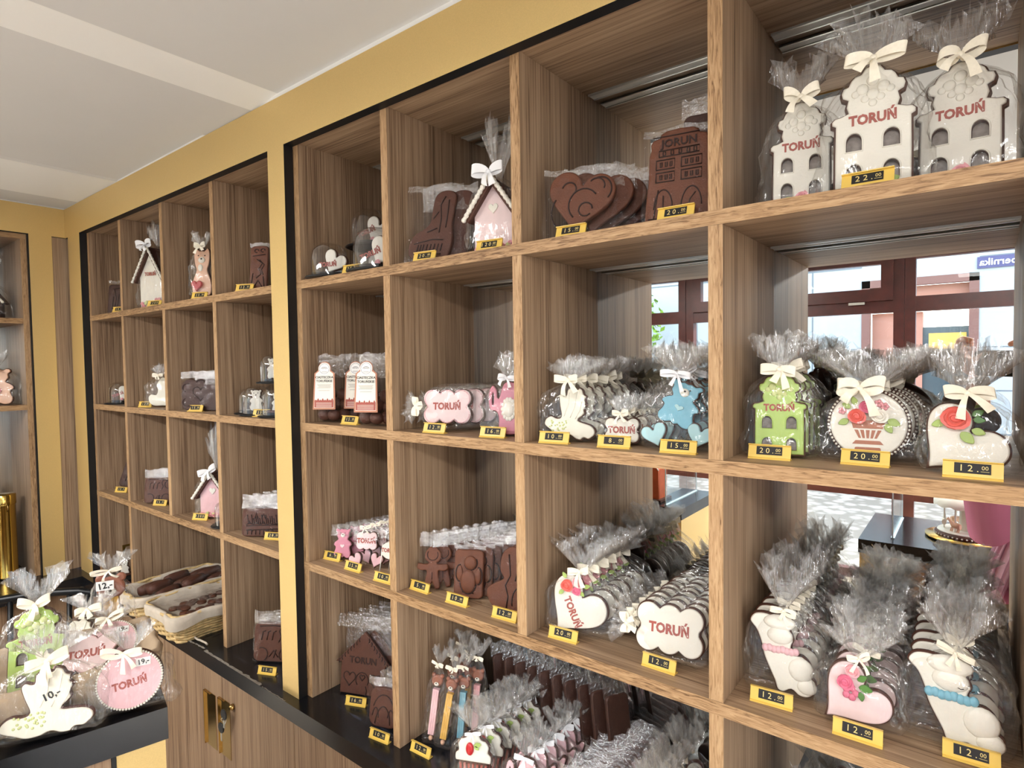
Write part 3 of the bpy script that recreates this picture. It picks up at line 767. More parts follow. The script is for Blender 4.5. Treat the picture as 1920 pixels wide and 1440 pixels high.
# ================================================================== COOKIE MODELS
def S(key, fn): PROTO[key] = fn
def root_(name, cat='cookie'):
    r = thing(name); r['category'] = cat; r['label'] = name; return r
def winarch(P, w, h, cx, z, y):
    return [(cx+w/2*cos(t), z+h-w/2*1.15+w/2*1.15*sin(t)) for t in [pi*i/10 for i in range(11)]]+[(cx-w/2, z), (cx+w/2, z)]
TOWN = sym([(0, 1.0), (.10, .985), (.15, .94), (.22, .93), (.27, .90), (.30, .86), (.36, .85), (.39, .80), (.37, .75), (.31, .73), (.33, .68), (.31, .64), (.38, .625), (.45, .62), (.50, .59), (.50, .545), (.455, .53), (.46, .30), (.46, .0)])
def townhouse(ice, W, H, seed, rosem='rose_pale', win='cello_fan', name='townhouse_cookie', bg_=True, top=None, mat='satin'):
    def f():
        r = root_(name); P = [(x*W, y*H) for x, y in TOWN]
        hs = []
        for wx in (-.215, .215):
            for wz in (.06, .31): hs.append(winarch(None, W*.2, H*.155, wx*W, wz*H, 0))
        base(r, P, ice, .010, .0022, holes=hs)
        fr = MB()
        for q in hs: fr = merge(fr, line(mv(q, 0, 0), .0009, -.0036, 5, True))
        fr.build('window_frames', ice, r)
        pn = MB()
        for q in hs:
            x0 = min(a for a, b in q); x1 = max(a for a, b in q); z1 = max(b for a, b in q); z0 = min(b for a, b in q)
            pn.add([(x0-.002, .006, z0-.002), (x1+.002, .006, z0-.002), (x1+.002, .006, z1+.002), (x0-.002, .006, z1+.002)], [[0, 1, 2, 3]])
        pn.build('sugar_panes', 'sugar_pane', r)
        letters(r, 0, H*.555, H*.105)
        rl = MB()
        for k, (a, b) in enumerate([(0, .86), (-.12, .80), (.12, .80), (0, .75), (-.2, .77), (.2, .77), (0, .68), (.09, .72), (-.09, .72)]):
            rl.ball((a*W, -.0035, b*H), W*(.075 if k < 4 else .05), nu=8, nv=6, sq=(1, .35, 1))
        rl.build('relief', top or ice, r)
        if rosem:
            rose((W*.02, -.007, H*.045), W*.125).build('rose', rosem, r)
            leafs([(-.10*W, H*.03, W*.2, pi), (.13*W, H*.03, W*.18, .2)], -.006).build('leaves', 'leaf', r)
        bag(r, W*1.12, H*1.01, .038, H*.32, W*.50, seed, low=1.0+.12)
        bow(r, H*1.0, -.012, W*.34, .013, mat, seed)
        return r
    return f
plain('sugar_pane', srgb(150, 140, 134), .25, nscale=160, namt=.25)
S('town_white', townhouse('ice_white', .078, .137, 1)); S('town_white_b', townhouse('ice_white', .084, .140, 2)); S('town_white_c', townhouse('ice_white', .084, .134, 3))
S('town_green', townhouse('ice_green', .074, .122, 4, None, top='leaf_pale'))

def oval_basket():
    r = root_('round_cookie'); W, H = .098, .098
    P = ell(W, H, 60); base(r, P, None, .011)
    slab([ell(W, H, 60)], .004, .0018, -.0034, off=.0045).build('icing', 'ice_white', r)
    Q = resamp(ell(W*.955, H*.955, 80, 0, H/2), .0048); beads(Q, .0016, -.0012).build('bead_border', 'ice_white', r)
    v = merge(slab([[(-.018, .022), (.018, .022), (.014, .027), (-.014, .027)]], .0006, .0002, -.0040), slab([rrect(.030, .006, .002, cx=0, cy=.015)], .0006, .0002, -.0040),
              *[slab([[(x-.0014, .030), (x+.0014, .030), (x*1.5+.0022, .041), (x*1.5-.0022, .041)]], .0006, .0002, -.0040) for x in (-.009, -.0045, 0, .0045, .009)],
              slab([[(-.017, .043), (.017, .043), (.020, .054), (-.020, .054)]], .0006, .0002, -.0040))
    v.build('vase', 'vase', r)
    rose((-.013, -.008, .059), .012).build('rose', 'coral', r)
    rose((.013, -.008, .060), .011).build('rose', 'ice_white', r)
    rose((-.002, -.008, .072), .010).build('rose', 'rose_pink', r)
    f = MB()
    for cx, cz in ((-.030, .066), (.012, .077), (.019, .073)):
        for k in range(5): f.ball((cx+.003*cos(k*1.257), -.005, cz+.003*sin(k*1.257)), .0024, nu=6, nv=4)
    f.build('blossoms', 'rose_pale', r)
    leafs([(-.022, .054, .014, 3.6), (.022, .055, .016, -.4), (.02, .05, .014, -1.0), (-.014, .074, .012, 1.9), (-.02, .07, .012, 2.6)], -.005).build('leaves', 'leaf', r)
    bag(r, W*1.14, H*.99, .038, .040, .068, 5)
    bow(r, H*.98, -.014, .036, .015, 'satin', 3, x=-.01)
    return r
S('oval_basket', oval_basket)

def heart_cookie(W, H, rot, ice, name='heart_cookie', deco=None, seed=1, bagp=None, bowp=None, mat='satin', th=.010):
    def f():
        r = root_(name); P = floorz(rotp(heart(W, H), rot)); cx = (min(a for a, b in P)+max(a for a, b in P))/2; P = mv(P, -cx, 0)
        base(r, P, ice, th, .0022)
        hh = max(b for a, b in P); ww = max(a for a, b in P)*2
        if deco: deco(r, ww, hh)
        if bagp != 'none':
            bp = bagp or (1.15, 1.02, .3, .45)
            bag(r, ww*bp[0], hh*bp[1], .036, hh*bp[2], ww*bp[3], seed)
            bw = bowp or (.022, .008)
            bow(r, hh*bp[1], -.012, bw[0], bw[1], mat, seed)
        return r
    return f
def d_rose1(r, W, H):
    rose((-.012, -.009, H*.76), .0165).build('rose', 'coral', r)
    leafs([(-.022, H*.70, .014, 3.5), (-.006, H*.56, .018, -.8), (.004, H*.60, .014, -.3)], -.006).build('leaves', 'leaf', r)
    leafs([(.004, H*.80, .013, .5), (.005, H*.75, .012, -.1)], -.006).build('dark_leaves', 'leaf_dark', r)
S('heart_rose', heart_cookie(.096, .086, -.75, 'ice_white', deco=d_rose1, seed=6, bagp=(1.08, 1.12, .60, .52), bowp=(.030, .012)))
def d_roses3(r, W, H):
    rose((-.024, -.008, H*.80), .0125).build('rose', 'coral', r); rose((-.004, -.008, H*.87), .0115).build('rose', 'rose_pale', r); rose((-.006, -.008, H*.73), .009).build('rose', 'rose_pink', r)
    leafs([(-.030, H*.72, .012, 3.9), (.006, H*.80, .013, .3), (-.026, H*.92, .012, 2.2), (.0, H*.72, .011, -.7)], -.006).build('leaves', 'leaf', r)
    letters(r, -W*.13, H*.36, .0175, rot=-1.12)
S('heart_torun', heart_cookie(.112, .108, -.62, 'ice_white', deco=d_roses3, seed=7, bagp=(1.14, 1.06, .34, .5), bowp=(.024, .011)))
def d_pinkfl(r, W, H):
    rose((-W*.10, -.008, H*.86), .0095).build('rose', 'rose_pale', r); rose((-W*.20, -.008, H*.66), .011).build('rose', 'rose_pink', r)
    f = MB()
    for k in range(5): f.ball((-W*.12+.006*cos(k*1.257), -.006, H*.50+.006*sin(k*1.257)), .0048, nu=7, nv=5, sq=(1, .5, 1))
    f.build('blossom', 'rose_pink', r)
    leafs([(-W*.02, H*.72, .013, .6), (.0, H*.62, .016, -.1), (.002, H*.55, .012, -1.4)], -.006).build('leaves', 'leaf_dark', r)
S('heart_pinkfl', heart_cookie(.088, .086, -.78, 'ice_pinkpale', deco=d_pinkfl, seed=8, bagp=(1.2, 1.08, .42, .55), bowp=(.020, .006)))
def d_dome(r, W, H):
    letters(r, -W*.08, H*.42, .0125, rot=.45); rose((W*.1, -.006, H*.16), .006).build('rose', 'rose_pink', r)

def cloud_cookie(W, H, ice, seed, side=-1, txt=.02, edge=None, sz=None, bagh=True):
    def f():
        r = root_('cloud_cookie'); P = cloud(W, H)
        base(r, P, ice, .011, .0022)
        if edge:
            q = MB()
            for c in resamp(mv(P, 0, H*.05, .90), .003): q.ball((c[0], -.0036, c[1]), .0013, nu=5, nv=4)
            q.build('piped_edge', edge, r)
        letters(r, 0, H*.5, txt)
        if side:   # bag is tied at the side: build it upright in its own frame and lay it over
            b = bag(r, H*1.12, W*1.12, .026, W*.24, H*.42, seed)
            c = Matrix.Translation((-side*W*.54, 0, H*.5)) @ Matrix.Rotation(side*pi/2, 4, 'Y')
            for me in VAR[b.data.name]: me.transform(c)
            w_ = bow(r, 0, 0, .020, .012, 'satin', seed)
            for me in VAR[w_.data.name]: me.transform(Matrix.Translation((side*W*.60, -.012, H*.5)) @ Matrix.Rotation(side*pi/2, 4, 'Y'))
        else:
            bag(r, W*1.2, H*1.12, .040, H*.5, W*.42, seed)
            bow(r, H*1.12, -.012, .016, .006, 'satin', seed)
        return r
    return f
S('cloud_pink', cloud_cookie(.108, .074, 'ice_pinkpale', 11, -1, .019, 'ice_pink'))
S('cloud_white', cloud_cookie(.112, .080, 'ice_white', 12, -1, .0205))
S('cloud_small', cloud_cookie(.062, .044, 'ice_white', 13, 0, .0145))

DOVE = smooth([(-.50, .30), (-.47, .40), (-.36, .46), (-.24, .42), (-.17, .45), (-.20, .62), (-.22, .80), (-.16, .86), (-.08, .82), (-.05, .92), (.05, .97), (.13, .92), (.17, .96), (.25, .92), (.28, .84), (.33, .80), (.31, .72), (.34, .65), (.29, .58), (.30, .50), (.25, .44), (.18, .38), (.30, .34), (.42, .30), (.50, .22), (.50, .13), (.42, .06), (.36, .04), (.28, .06), (.22, .02), (.12, .04), (.02, .10), (-.10, .08), (-.24, .10), (-.36, .18), (-.45, .24)], 4)
def dove(W, H, seed, rot=0.0, sticker=None, mat='satin', bagit=True, fan=.30, name='dove_cookie'):
    def f():
        r = root_(name); P = floorz(rotp([(x*W, y*H) for x, y in DOVE], rot))
        base(r, P, 'ice_cream', .010, .0022)
        f_ = MB(); rnd = random.Random(seed)
        for k in range(26):
            a = rnd.uniform(-.38, -.05); b = rnd.uniform(.16, .36)
            f_.ball((a*W, -.0036, b*H), .0016*W/.09, nu=6, nv=4, sq=(1, .5, 1))
        f_.build('leaf_dots', 'leaf_pale', r)
        wing = [(-.12, .40), (-.13, .62), (-.12, .76)]
        q = MB()
        for pts in ([(-.10, .42), (-.02, .62), (.0, .84)], [(.02, .40), (.10, .58), (.14, .82)], [(.12, .38), (.2, .52), (.24, .68)]):
            q = merge(q, line([(x*W, y*H) for x, y in pts], .0007*W/.09, -.0036))
        q.build('wing_lines', 'ice_white', r)
        if sticker: text(sticker, .013*W/.1, W*.02, H*.56, -.0042, .35, .02).build('price_writing', 'ink', r)
        if bagit:
            bag(r, W*1.12, H*1.06, .036, H*fan, W*.42, seed); bow(r, H*1.05, -.012, W*.26, .012*W/.09, mat, seed)
        return r
    return f
S('dove', dove(.094, .100, 21))
BEAR = sym(smooth([(0, 1.0), (.10, .985), (.17, .965), (.24, 1.0), (.33, .98), (.35, .90), (.29, .84), (.30, .74), (.24, .64), (.30, .60), (.40, .52), (.41, .43), (.34, .38), (.36, .28), (.40, .16), (.34, .03), (.20, .0), (.08, .05), (0, .10)], 3)[:-3])
def bearP(W, H): return [(x*W/.82, y*H) for x, y in BEAR]
def bear_face(r, H, W, muz='ice_white', heartm=None):
    m = MB().ball((0, -.0035, H*.76), W*.12, nu=10, nv=6, sq=(1, .3, .9)); m.build('muzzle', muz, r)
    e = MB()
    for sx in (-1, 1): e.ball((sx*W*.11, -.004, H*.84), W*.022, nu=6, nv=4)
    e.ball((0, -.0050, H*.79), W*.035, nu=6, nv=4, sq=(1.2, .5, .8)); e.build('eyes', 'eye', r)
    if heartm: slab([mv(heart(W*.24, H*.13), 0, H*.34)], .0015, .0006, -.0048).build('heart', heartm, r)
def bear_small():
    r = root_('bear_cookie'); W, H = .048, .075; base(r, bearP(W, H), 'ice_pinkd', .009, .0018); bear_face(r, H, W, heartm='ice_pinkpale')
    sleeve(r, W*1.45, H*1.12, .03, 31, rag=.001); return r
S('bear_pink', bear_small)
def bear_white():
    r = root_('bear_cookie'); W, H = .034, .062; base(r, bearP(W, H), 'ice_white', .008, .0016); bear_face(r, H, W)
    return r
def bear_blue():
    r = root_('bear_cookie'); W, H = .062, .072
    P = rotp(bearP(W, H), -.35, 0, H/2); P = mv(P, .004, .034)
    base(r, P, 'ice_blue', .009, .0018)
    f = thing('x'); bear_face(f, H, W, heartm='ice_bluep')
    for c in kids(f):
        c.parent = r; c.data.transform(Matrix.Translation((.004, -.0005, .034+H/2)) @ Matrix.Rotation(.35, 4, 'Y') @ Matrix.Translation((0, 0, -H/2)))
    bpy.data.objects.remove(f)
    for k, (cx, rt) in enumerate([(-.027, .35), (.027, -.3)]):
        Q = mv(floorz(rotp(heart(.044, .042), rt)), cx, 0)
        slab([Q], .009, .0025, -.004).build('heart_cookie_base', 'dough_rim', r); slab([Q], .004, .0017, -.0074, off=.0018).build('heart_icing', 'ice_bluep', r)
    bag(r, .104, .118, .038, .036, .055, 32); bow(r, .117, -.012, .026, .008, 'satin_white', 4)
    return r
S('bear_blue', bear_blue)
CAN = smooth([(-.20, 0), (-.24, .3), (-.30, .42), (-.44, .45), (-.5, .6), (-.48, .85), (-.38, .95), (-.27, .86), (-.24, .70), (-.12, .98), (.10, 1.02), (.26, .92), (.30, .70), (.42, .78), (.52, .74), (.46, .56), (.34, .40), (.32, .15), (.28, 0)], 4)
def watering(W, H, seed, flower=True, name='watering_can_cookie'):
    def f():
        r = root_(name); P = [(x*W, y*H) for x, y in CAN]; hole = ell(W*.07, H*.28, 14, -.375*W, .68*H)
        base(r, P, 'ice_pinkd' if flower else 'ice_pink', .010, .002, holes=[hole])
        if flower:
            q = MB()
            for k in range(14):
                a = 2*pi*k/14; q.ball((W*.03+W*.15*cos(a), -.0038, H*.48+H*.19*sin(a)), W*.055, nu=7, nv=4, sq=(1, .35, 1))
            q.ball((W*.03, -.004, H*.48), W*.15, nu=12, nv=6, sq=(1, .25, 1.3)); q.build('white_flower', 'ice_white', r)
        bag(r, W*1.2, H*1.08, .04, H*.35, W*.4, seed); bow(r, H*1.07, -.012, .02, .009, 'satin_white', seed)
        return r
    return f
S('can', watering(.082, .100, 41)); S('pot', watering(.078, .088, 42, False, 'teapot_cookie'))

# baby with bonnet: leaning figure, sash in a colour
BABY = smooth([(-.36, .98), (-.20, 1.0), (.0, .97), (.16, 1.0), (.24, .93), (.20, .80), (.24, .68), (.20, .60), (.22, .52), (.36, .50), (.46, .40), (.46, .27), (.52, .20), (.50, .08), (.38, .01), (.24, .02), (.14, .08), (.02, .04), (-.08, .07), (-.12, .18), (-.20, .34), (-.26, .48), (-.28, .60), (-.34, .76), (-.44, .88)], 4)
def baby(W, H, sash, seed, face=False):
    def f():
        r = root_('baby_cookie'); P = floorz(rotp([(x*W, y*H) for x, y in BABY], .08))
        base(r, P, 'ice_white', .010, .002)
        q = MB(); q.ball((W*.27, -.003, H*.33), W*.19, nu=14, nv=8, sq=(1, .32, 1)); q.ball((W*.36, -.003, H*.14), W*.15, nu=12, nv=8, sq=(1, .32, .8)); q.ball((-.06*W, -.003, H*.86), W*.25, nu=14, nv=8, sq=(1, .25, .5)); q.ball((-.05*W, -.003, H*.70), W*.20, nu=14, nv=8, sq=(1, .3, .7))
        q.build('padded_icing', 'ice_white', r)
        q = MB()
        for k in range(8): q.ball((W*(-.27+.066*k), -.0045, H*(.53+.008*sin(k*2))), W*.055, nu=8, nv=5, sq=(1, .6, 1.15))
        q.build('sash', sash, r)
        if face:
            e = MB()
            for ex in (.06, .17): e.tube([(W*(ex-.03), -.012, H*.665), (W*ex, -.0125, H*.655), (W*(ex+.03), -.012, H*.665)], .0005, 5)
            e.build('face', 'eye', r)
        bag(r, W*1.08, H*1.05, .038, H*.36, W*.40, seed); bow(r, H*1.03, -.013, .021, .007, 'satin', seed)
        return r
    return f
S('baby_pink', baby(.088, .116, 'ice_pink', 51)); S('baby_blue', baby(.098, .112, 'ice_blue', 52, True))

# brown gingerbreads with pressed relief, its groove shade drawn as dark lines -------------------------------------
def brown(name, outs, reliefs, dough='dough', th=.010, wrap=None, seed=1, txt=None, r_=.0014, extra=None, flats=0):
    def f():
        r = root_(name); slab(outs, th, .003, 0, res=2).build('cookie', dough, r)
        q = MB()
        for pl in reliefs: q.tube([(x, -.0004, z) for x, z in pl], r_, 5)
        if reliefs: q.build('relief_shade', 'dough_groove_shade', r)
        if txt: text(txt[0], txt[3], txt[1], txt[2], -.0008, txt[4] if len(txt) > 4 else 0, .02, .0006).build('lettering', 'dough_groove_shade', r)
        if extra: extra(r)
        if wrap: sleeve(r, wrap[0], wrap[1], wrap[2], seed, rag=.002, split=max(y for P in outs for x, y in P)/wrap[1]+.02)
        return r
    return f
def arc(cx, cz, rx, rz, a0, a1, n=10): return [(cx+rx*cos(a0+(a1-a0)*i/n), cz+rz*sin(a0+(a1-a0)*i/n)) for i in range(n+1)]
H1 = heart(.118, .112)
HR = mv(rotp(H1, -.18, 0, .056), 0, .002)
S('big_heart', brown('heart_gingerbread', [HR], [mv(heart(.05, .045), -.030, .052)[:40], arc(.008, .055, .026, .028, .6, 4.0), arc(.012, .046, .012, .012, 0, 5.5), arc(.03, .085, .014, .014, -.4, 2.4), arc(.036, .078, .020, .022, -.8, 2.0), arc(-.02, .045, .028, .034, 2.4, 5.0)], 'dough_red', .012, (.130, .125, .02), 61))
BOOT = floorz(smooth([(-.050, .012), (-.052, .035), (-.040, .058), (-.018, .070), (-.006, .085), (-.002, .115), (.004, .140), (.020, .150), (.042, .148), (.050, .135), (.046, .105), (.042, .075), (.044, .045), (.038, .018), (.028, .004), (.0, .0), (-.03, .0)], 4))
S('boot', brown('boot_gingerbread', [BOOT], [[(-.04, .018), (.02, .014)], [(-.04, .038), (.0, .046), (.024, .044)]]+[[(x, .020), (x+.004, .036)] for x in (-.034, -.028, -.022, -.014, -.006, .002, .010, .018)]+[[(.014, .06), (.018, .09), (.016, .12), (.026, .138)], [(.028, .07), (.032, .1), (.034, .13)], [(-.012, .062), (.010, .070)], [(.0, .09), (.012, .105)]], 'dough', .012, (.125, .168, .02), 62))
TH = floorz(sym([(0, 1), (.2, .99), (.28, .96), (.30, .92), (.40, .905), (.44, .86), (.43, .80), (.46, .72), (.46, .45), (.48, .30), (.50, .0)])); TH = [(x*.10, y*.145) for x, y in TH]
def rct(a, b, c, d): return [(a, b), (c, b), (c, d), (a, d), (a, b)]
RL = []
for zz in (.062, .082): RL += [rct(-.034, zz, -.006, zz+.015), rct(.004, zz, .034, zz+.015)]+[rct(x, zz+.004, x+.003, zz+.011) for x in (-.028, -.020, -.013, .010, .018, .026)]
RL += [rct(-.030, .102, .030, .112)]+[rct(x, .104, x+.004, .110) for x in (-.024, -.012, 0, .012, .022)]
RL += [arc(-.022, .02, .014, .03, 0, pi), arc(.020, .02, .015, .03, 0, pi), [(-.022, .008), (-.022, .04)], [(.014, .008), (.018, .03), (.026, .04)], [(-.044, .005), (.044, .005)], [(-.036, .004), (-.030, .05)], [(-.040, .134), (.03, .134)]]
S('dark_town', brown('townhouse_gingerbread', [TH], RL, 'dough_red', .012, (.112, .150, .018), 63, ('JORUN', 0, .122, .017), .0010))
GH = [(-.062, 0), (-.062, .075), (-.074, .070), (0, .150), (.074, .070), (.062, .075), (.062, 0)]
GH = [(-.062, 0), (.062, 0), (.062, .074), (.076, .074), (.0, .152), (-.076, .074), (-.062, .074)]
gr = []
for sgn in (-1, 1):
    for k in range(8):
        t = k/8; cx = sgn*(.068-.062*t); cz = .078+.064*t; gr.append(arc(cx-sgn*.005, cz-.002, .006, .006, -1+(pi if sgn < 0 else 0), 1+(pi if sgn < 0 else 0), 6))
gr += [mv(heart(.034, .034), -.036, .018)+[mv(heart(.034, .034), -.036, .018)[0]], mv(heart(.034, .034), .038, .018)+[mv(heart(.034, .034), .038, .018)[0]], mv(heart(.014, .014), .0, .034), arc(0, .036, .018, .018, -.6, 3.9), [(.012, .0), (.014, .012), (.010, .022)]]
S('ginger_house', brown('house_gingerbread', [GH], gr, 'dough', .012, (.165, .19, .02), 64, ('TORUN', 0, .082, .022)))
S('ginger_small', brown('house_gingerbread', [rrect(.075, .085, .02)], [arc(0, .0, .02, .045, .2, 3), arc(.0, .03, .028, .04, .3, 2.8), arc(-.02, .02, .008, .02, 0, 3), arc(.02, .02, .008, .02, 0, 3)], 'dough', .012, (.095, .105, .02), 65))
def squig(x, z, s, k): return [(x, z), (x+s*.4, z+s), (x+s*.9, z+s*.8), (x+s*.5, z+s*.2*k), (x+s*1.1, z-s*.6)]
cr = [[(x, .052), (x+.003, .072), (x+.010, .074)] for x in (-.034, -.020, -.006)]+[arc(-.032, .018, .016, .016, -1, 2), arc(.03, .018, .016, .016, .5, 4), [(.012, .048), (.018, .062), (.012, .074), (.018, .084)], [(.0, .01), (.006, .03)], [(-.012, .012), (.0, .028), (.012, .012)], arc(.036, .068, .012, .014, 0, 5), [(-.04, .085), (.0, .088), (.04, .082)]]
S('carriage', brown('carriage_gingerbread', [rrect(.108, .094, .014)], cr, 'dough', .012, (.118, .122, .02), 66))
sk = [[(x, .044+.018*abs(sin(x*300))), (x+.004, .036)] for x in [-.048+.006*k for k in range(16)]]+[[(-.05+.01*k, .034+.004*(k % 2)) for k in range(11)], [(-.05, .018), (.05, .022)], [(-.05, .030), (.052, .034)]]+[[(-.046+.012*k, .006), (-.046+.012*k, .018)] for k in range(8)]+[arc(-.04, .014, .008, .006, 0, 3), arc(.02, .014, .012, .006, 0, 3), [(-.026, .05), (-.022, .068), (-.018, .05)], [(-.006, .05), (.0, .064), (.006, .05)]]
S('skyline', brown('skyline_gingerbread', [rrect(.128, .080, .012)], sk, 'dough', .014, (.135, .118, .02), 67))
cb = cloud(.118, .102)
S('cloud_brown', brown('cloud_gingerbread', [cb], [mv(heart(.046, .046), .0, .03)+[mv(heart(.046, .046), .0, .03)[0]]]+[arc(sx*.040, z, .013, .013, a, a+3.4) for sx, z, a in ((-1, .028, 2), (-1, .074, 1), (1, .028, 3.6), (1, .074, 4.6))]+[arc(0, .09, .012, .008, 0, 3.1), arc(0, .014, .012, .008, 3.2, 6.2)], 'dough_deep', .013, (.122, .125, .02), 68))
S('tablet', brown('tablet_gingerbread', [rrect(.052, .130, .012)], [[(-.018, .10), (.018, .104)], [(-.006, .09), (.010, .078), (.0, .062), (.008, .048), (-.006, .036)], [(.002, .088), (.016, .074), (.008, .060), (.014, .046)], arc(-.008, .115, .006, .005, 0, 5), arc(.010, .116, .006, .005, 0, 5), [(-.02, .012), (-.016, .05)], [(.018, .012), (.014, .04)], [(-.012, .01), (.0, .03), (.012, .01)]], 'dough_red', .010, (.062, .140, .016), 69))
S('tablet_deep', brown('tablet_gingerbread', [rrect(.060, .118, .010)], [[(0, .02), (.006, .06), (-.004, .1)], [(-.01, .02), (-.006, .07)], [(.012, .03), (.016, .08)], [(-.02, .1), (.02, .104)]], 'dough_deep', .010, (.070, .135, .016), 70))
MAN = sym(smooth([(0, 1), (.20, .97), (.30, .84), (.26, .70), (.14, .63), (.30, .60), (.52, .62), (.56, .50), (.40, .44), (.22, .44), (.22, .32), (.28, .12), (.26, .02), (.12, .0), (.06, .1), (0, .24)], 3)[:-2])
S('man', brown('gingerbread_man', [[(x*.062, y*.086) for x, y in MAN]], [[(0, .02), (0, .035)], arc(0, .072, .012, .012, 2.6, 6.8)], 'dough_red', .008, (.062, .118, .010), 71, r_=.0008))
def angel_extra(r):
    q = MB().ball((.004, -.002, .072), .014, nu=14, nv=8, sq=(1, .35, 1)).ball((0, -.0015, .034), .02, nu=14, nv=8, sq=(.85, .25, 1.2)).ball((-.019, -.001, .05), .010, nu=10, nv=6, sq=(.7, .3, 1.6)).ball((.021, -.001, .046), .010, nu=10, nv=6, sq=(.7, .3, 1.6))
    q.build('pressed_angel', 'dough_red', r)
S('angel', brown('angel_gingerbread', [rrect(.064, .098, .010)], [arc(.004, .072, .0145, .0145, 3.5, 6.9), arc(-.019, .05, .009, .017, 1.4, 4.8), arc(.021, .046, .009, .017, -1.6, 1.7), arc(0, .034, .018, .025, 3.3, 6.1), [(-.012, .012), (0, .022), (.012, .010)]], 'dough_red', .011, (.072, .108, .018), 72, extra=angel_extra))
PEAR = smooth([(-.045, .02), (-.048, .040), (-.030, .054), (-.014, .062), (-.022, .080), (-.018, .110), (.0, .125), (.024, .118), (.030, .09), (.024, .066), (.042, .05), (.05, .03), (.044, .008), (.0, .0), (-.03, .004)], 4)
S('pear', brown('gnome_gingerbread', [PEAR], [[(-.008, .0), (-.004, .03), (-.010, .05), (.0, .07), (-.004, .11)], arc(.024, .02, .02, .03, 1.2, 3.4), [(.01, .06), (.02, .1)]], 'dough_red', .011, (.105, .140, .025), 73))
S('flat_sleeve', lambda: (lambda r: (slab([rrect(.05, .085, .01)], .007, .002, 0).build('cookie', 'dough_red', r), sleeve(r, .060, .118, .010, 74), r)[2])(root_('wrapped_cookie')))
def silver(W, H, seed, dough='dough', ch=.7):
    def f():
        r = root_('wrapped_cookie'); slab([rrect(W*.88, H*ch, .01)], .009, .002, 0).build('cookie', dough, r)
        sleeve(r, W, H, .016, seed, rag=.003, mat='sleeve', split=ch); return r
    return f
S('sl_boot', lambda: (lambda r: (slab([BOOT], .010, .0025, 0).build('cookie', 'dough', r), sleeve(r, .118, .165, .020, 75, rag=.003, mat='sleeve'), r)[2])(root_('boot_gingerbread')))
S('sl_heart', lambda: (lambda r: (slab([HR], .010, .0025, 0).build('cookie', 'dough_red', r), sleeve(r, .125, .128, .022, 76, rag=.004), r)[2])(root_('heart_gingerbread')))
S('sl_house', lambda: (lambda r: (slab([GH], .010, .0025, 0).build('cookie', 'dough', r), sleeve(r, .165, .188, .018, 77, rag=.002, split=.5), r)[2])(root_('house_gingerbread')))
S('sl_carriage', silver(.118, .122, 78)); S('sl_sky', silver(.135, .118, 79)); S('sl_cloud', silver(.12, .125, 80, 'dough_deep')); S('sl_angel', silver(.072, .108, 81, 'dough_red', .88)); S('sl_small', silver(.095, .110, 82))
S('dark_slab', silver(.058, .20, 83, 'dough_deep', .86))

# big wrapped house with beaded roof ------------------------------------------
def big_house(ice, W, H, Fh, seed, txt=False, heartm=None, bowm='satin_white', flow=True):
    def f():
        r = root_('house_cookie'); P = [(-W*.42, 0), (W*.42, 0), (W*.42, H*.52), (0, H*.93), (-W*.42, H*.52)]
        slab([P], W*.55, .004, .0).build('house_body', 'dough_rim', r); slab([P], .004, .0015, -.0034, off=.001).build('icing', ice, r)
        rf = MB()
        for sx in (-1, 1):
            a = Vector((0, 0, H*1.0)); b = Vector((sx*W*.56, 0, H*.44)); nrm = Vector((-(b-a).z*sx, 0, (b-a).x*sx)).normalized()*.009
            y0, y1 = -.016, W*.6
            q = [a, b, b-nrm if nrm.z > 0 else b+nrm, a-nrm if nrm.z > 0 else a+nrm]
            rf.add([(v.x, y0, v.z) for v in q]+[(v.x, y1, v.z) for v in q], [[0, 1, 2, 3], [7, 6, 5, 4], [0, 4, 5, 1], [1, 5, 6, 2], [2, 6, 7, 3], [3, 7, 4, 0]])
        rf.build('roof', 'dough_rim', r)
        q = MB()
        for sx in (-1, 1):
            for k in range(20):
                t = k/19; q.ball((sx*W*.56*t, -.018, H*1.0-H*.56*t), .0042+.001*(k % 2), nu=7, nv=5)
        q.build('bead_trim', 'ice_white', r)
        if heartm: slab([mv(heart(W*.2, W*.2), 0, H*.5)], .002, .0007, -.0058).build('heart', heartm, r)
        if txt: letters(r, 0, H*.56, W*.13, -.0058)
        if flow:
            q = MB(); rnd = random.Random(seed)
            for k in range(9): 
                cx = rnd.uniform(-W*.4, W*.4); cz = rnd.uniform(.004, H*(.10 if not txt else .2)); rose((cx, -.008, cz), W*.06, q)
            q.build('icing_flowers', 'rose_pale', r)
            leafs([(-W*.2, H*.06, W*.14, 1), (W*.1, H*.05, W*.14, 2.4), (W*.26, H*.05, W*.13, .4)], -.008).build('leaves', 'leaf_pale', r)
        bag(r, W*1.2, H*1.04, W*.9, Fh, W*.38, seed, y0=W*.25, low=1.1); bow(r, H*1.03, -.02, W*.34, .018, bowm, seed, tails=True, hang=.8)
        return r
    return f
S('house_pink', big_house('ice_pinkpale', .100, .140, .085, 91, heartm='ice_white'))
S('house_pink_b', big_house('ice_pink', .110, .150, .105, 92, heartm='ice_white'))
S('house_white', big_house('ice_white', .125, .215, .066, 93, txt=True))
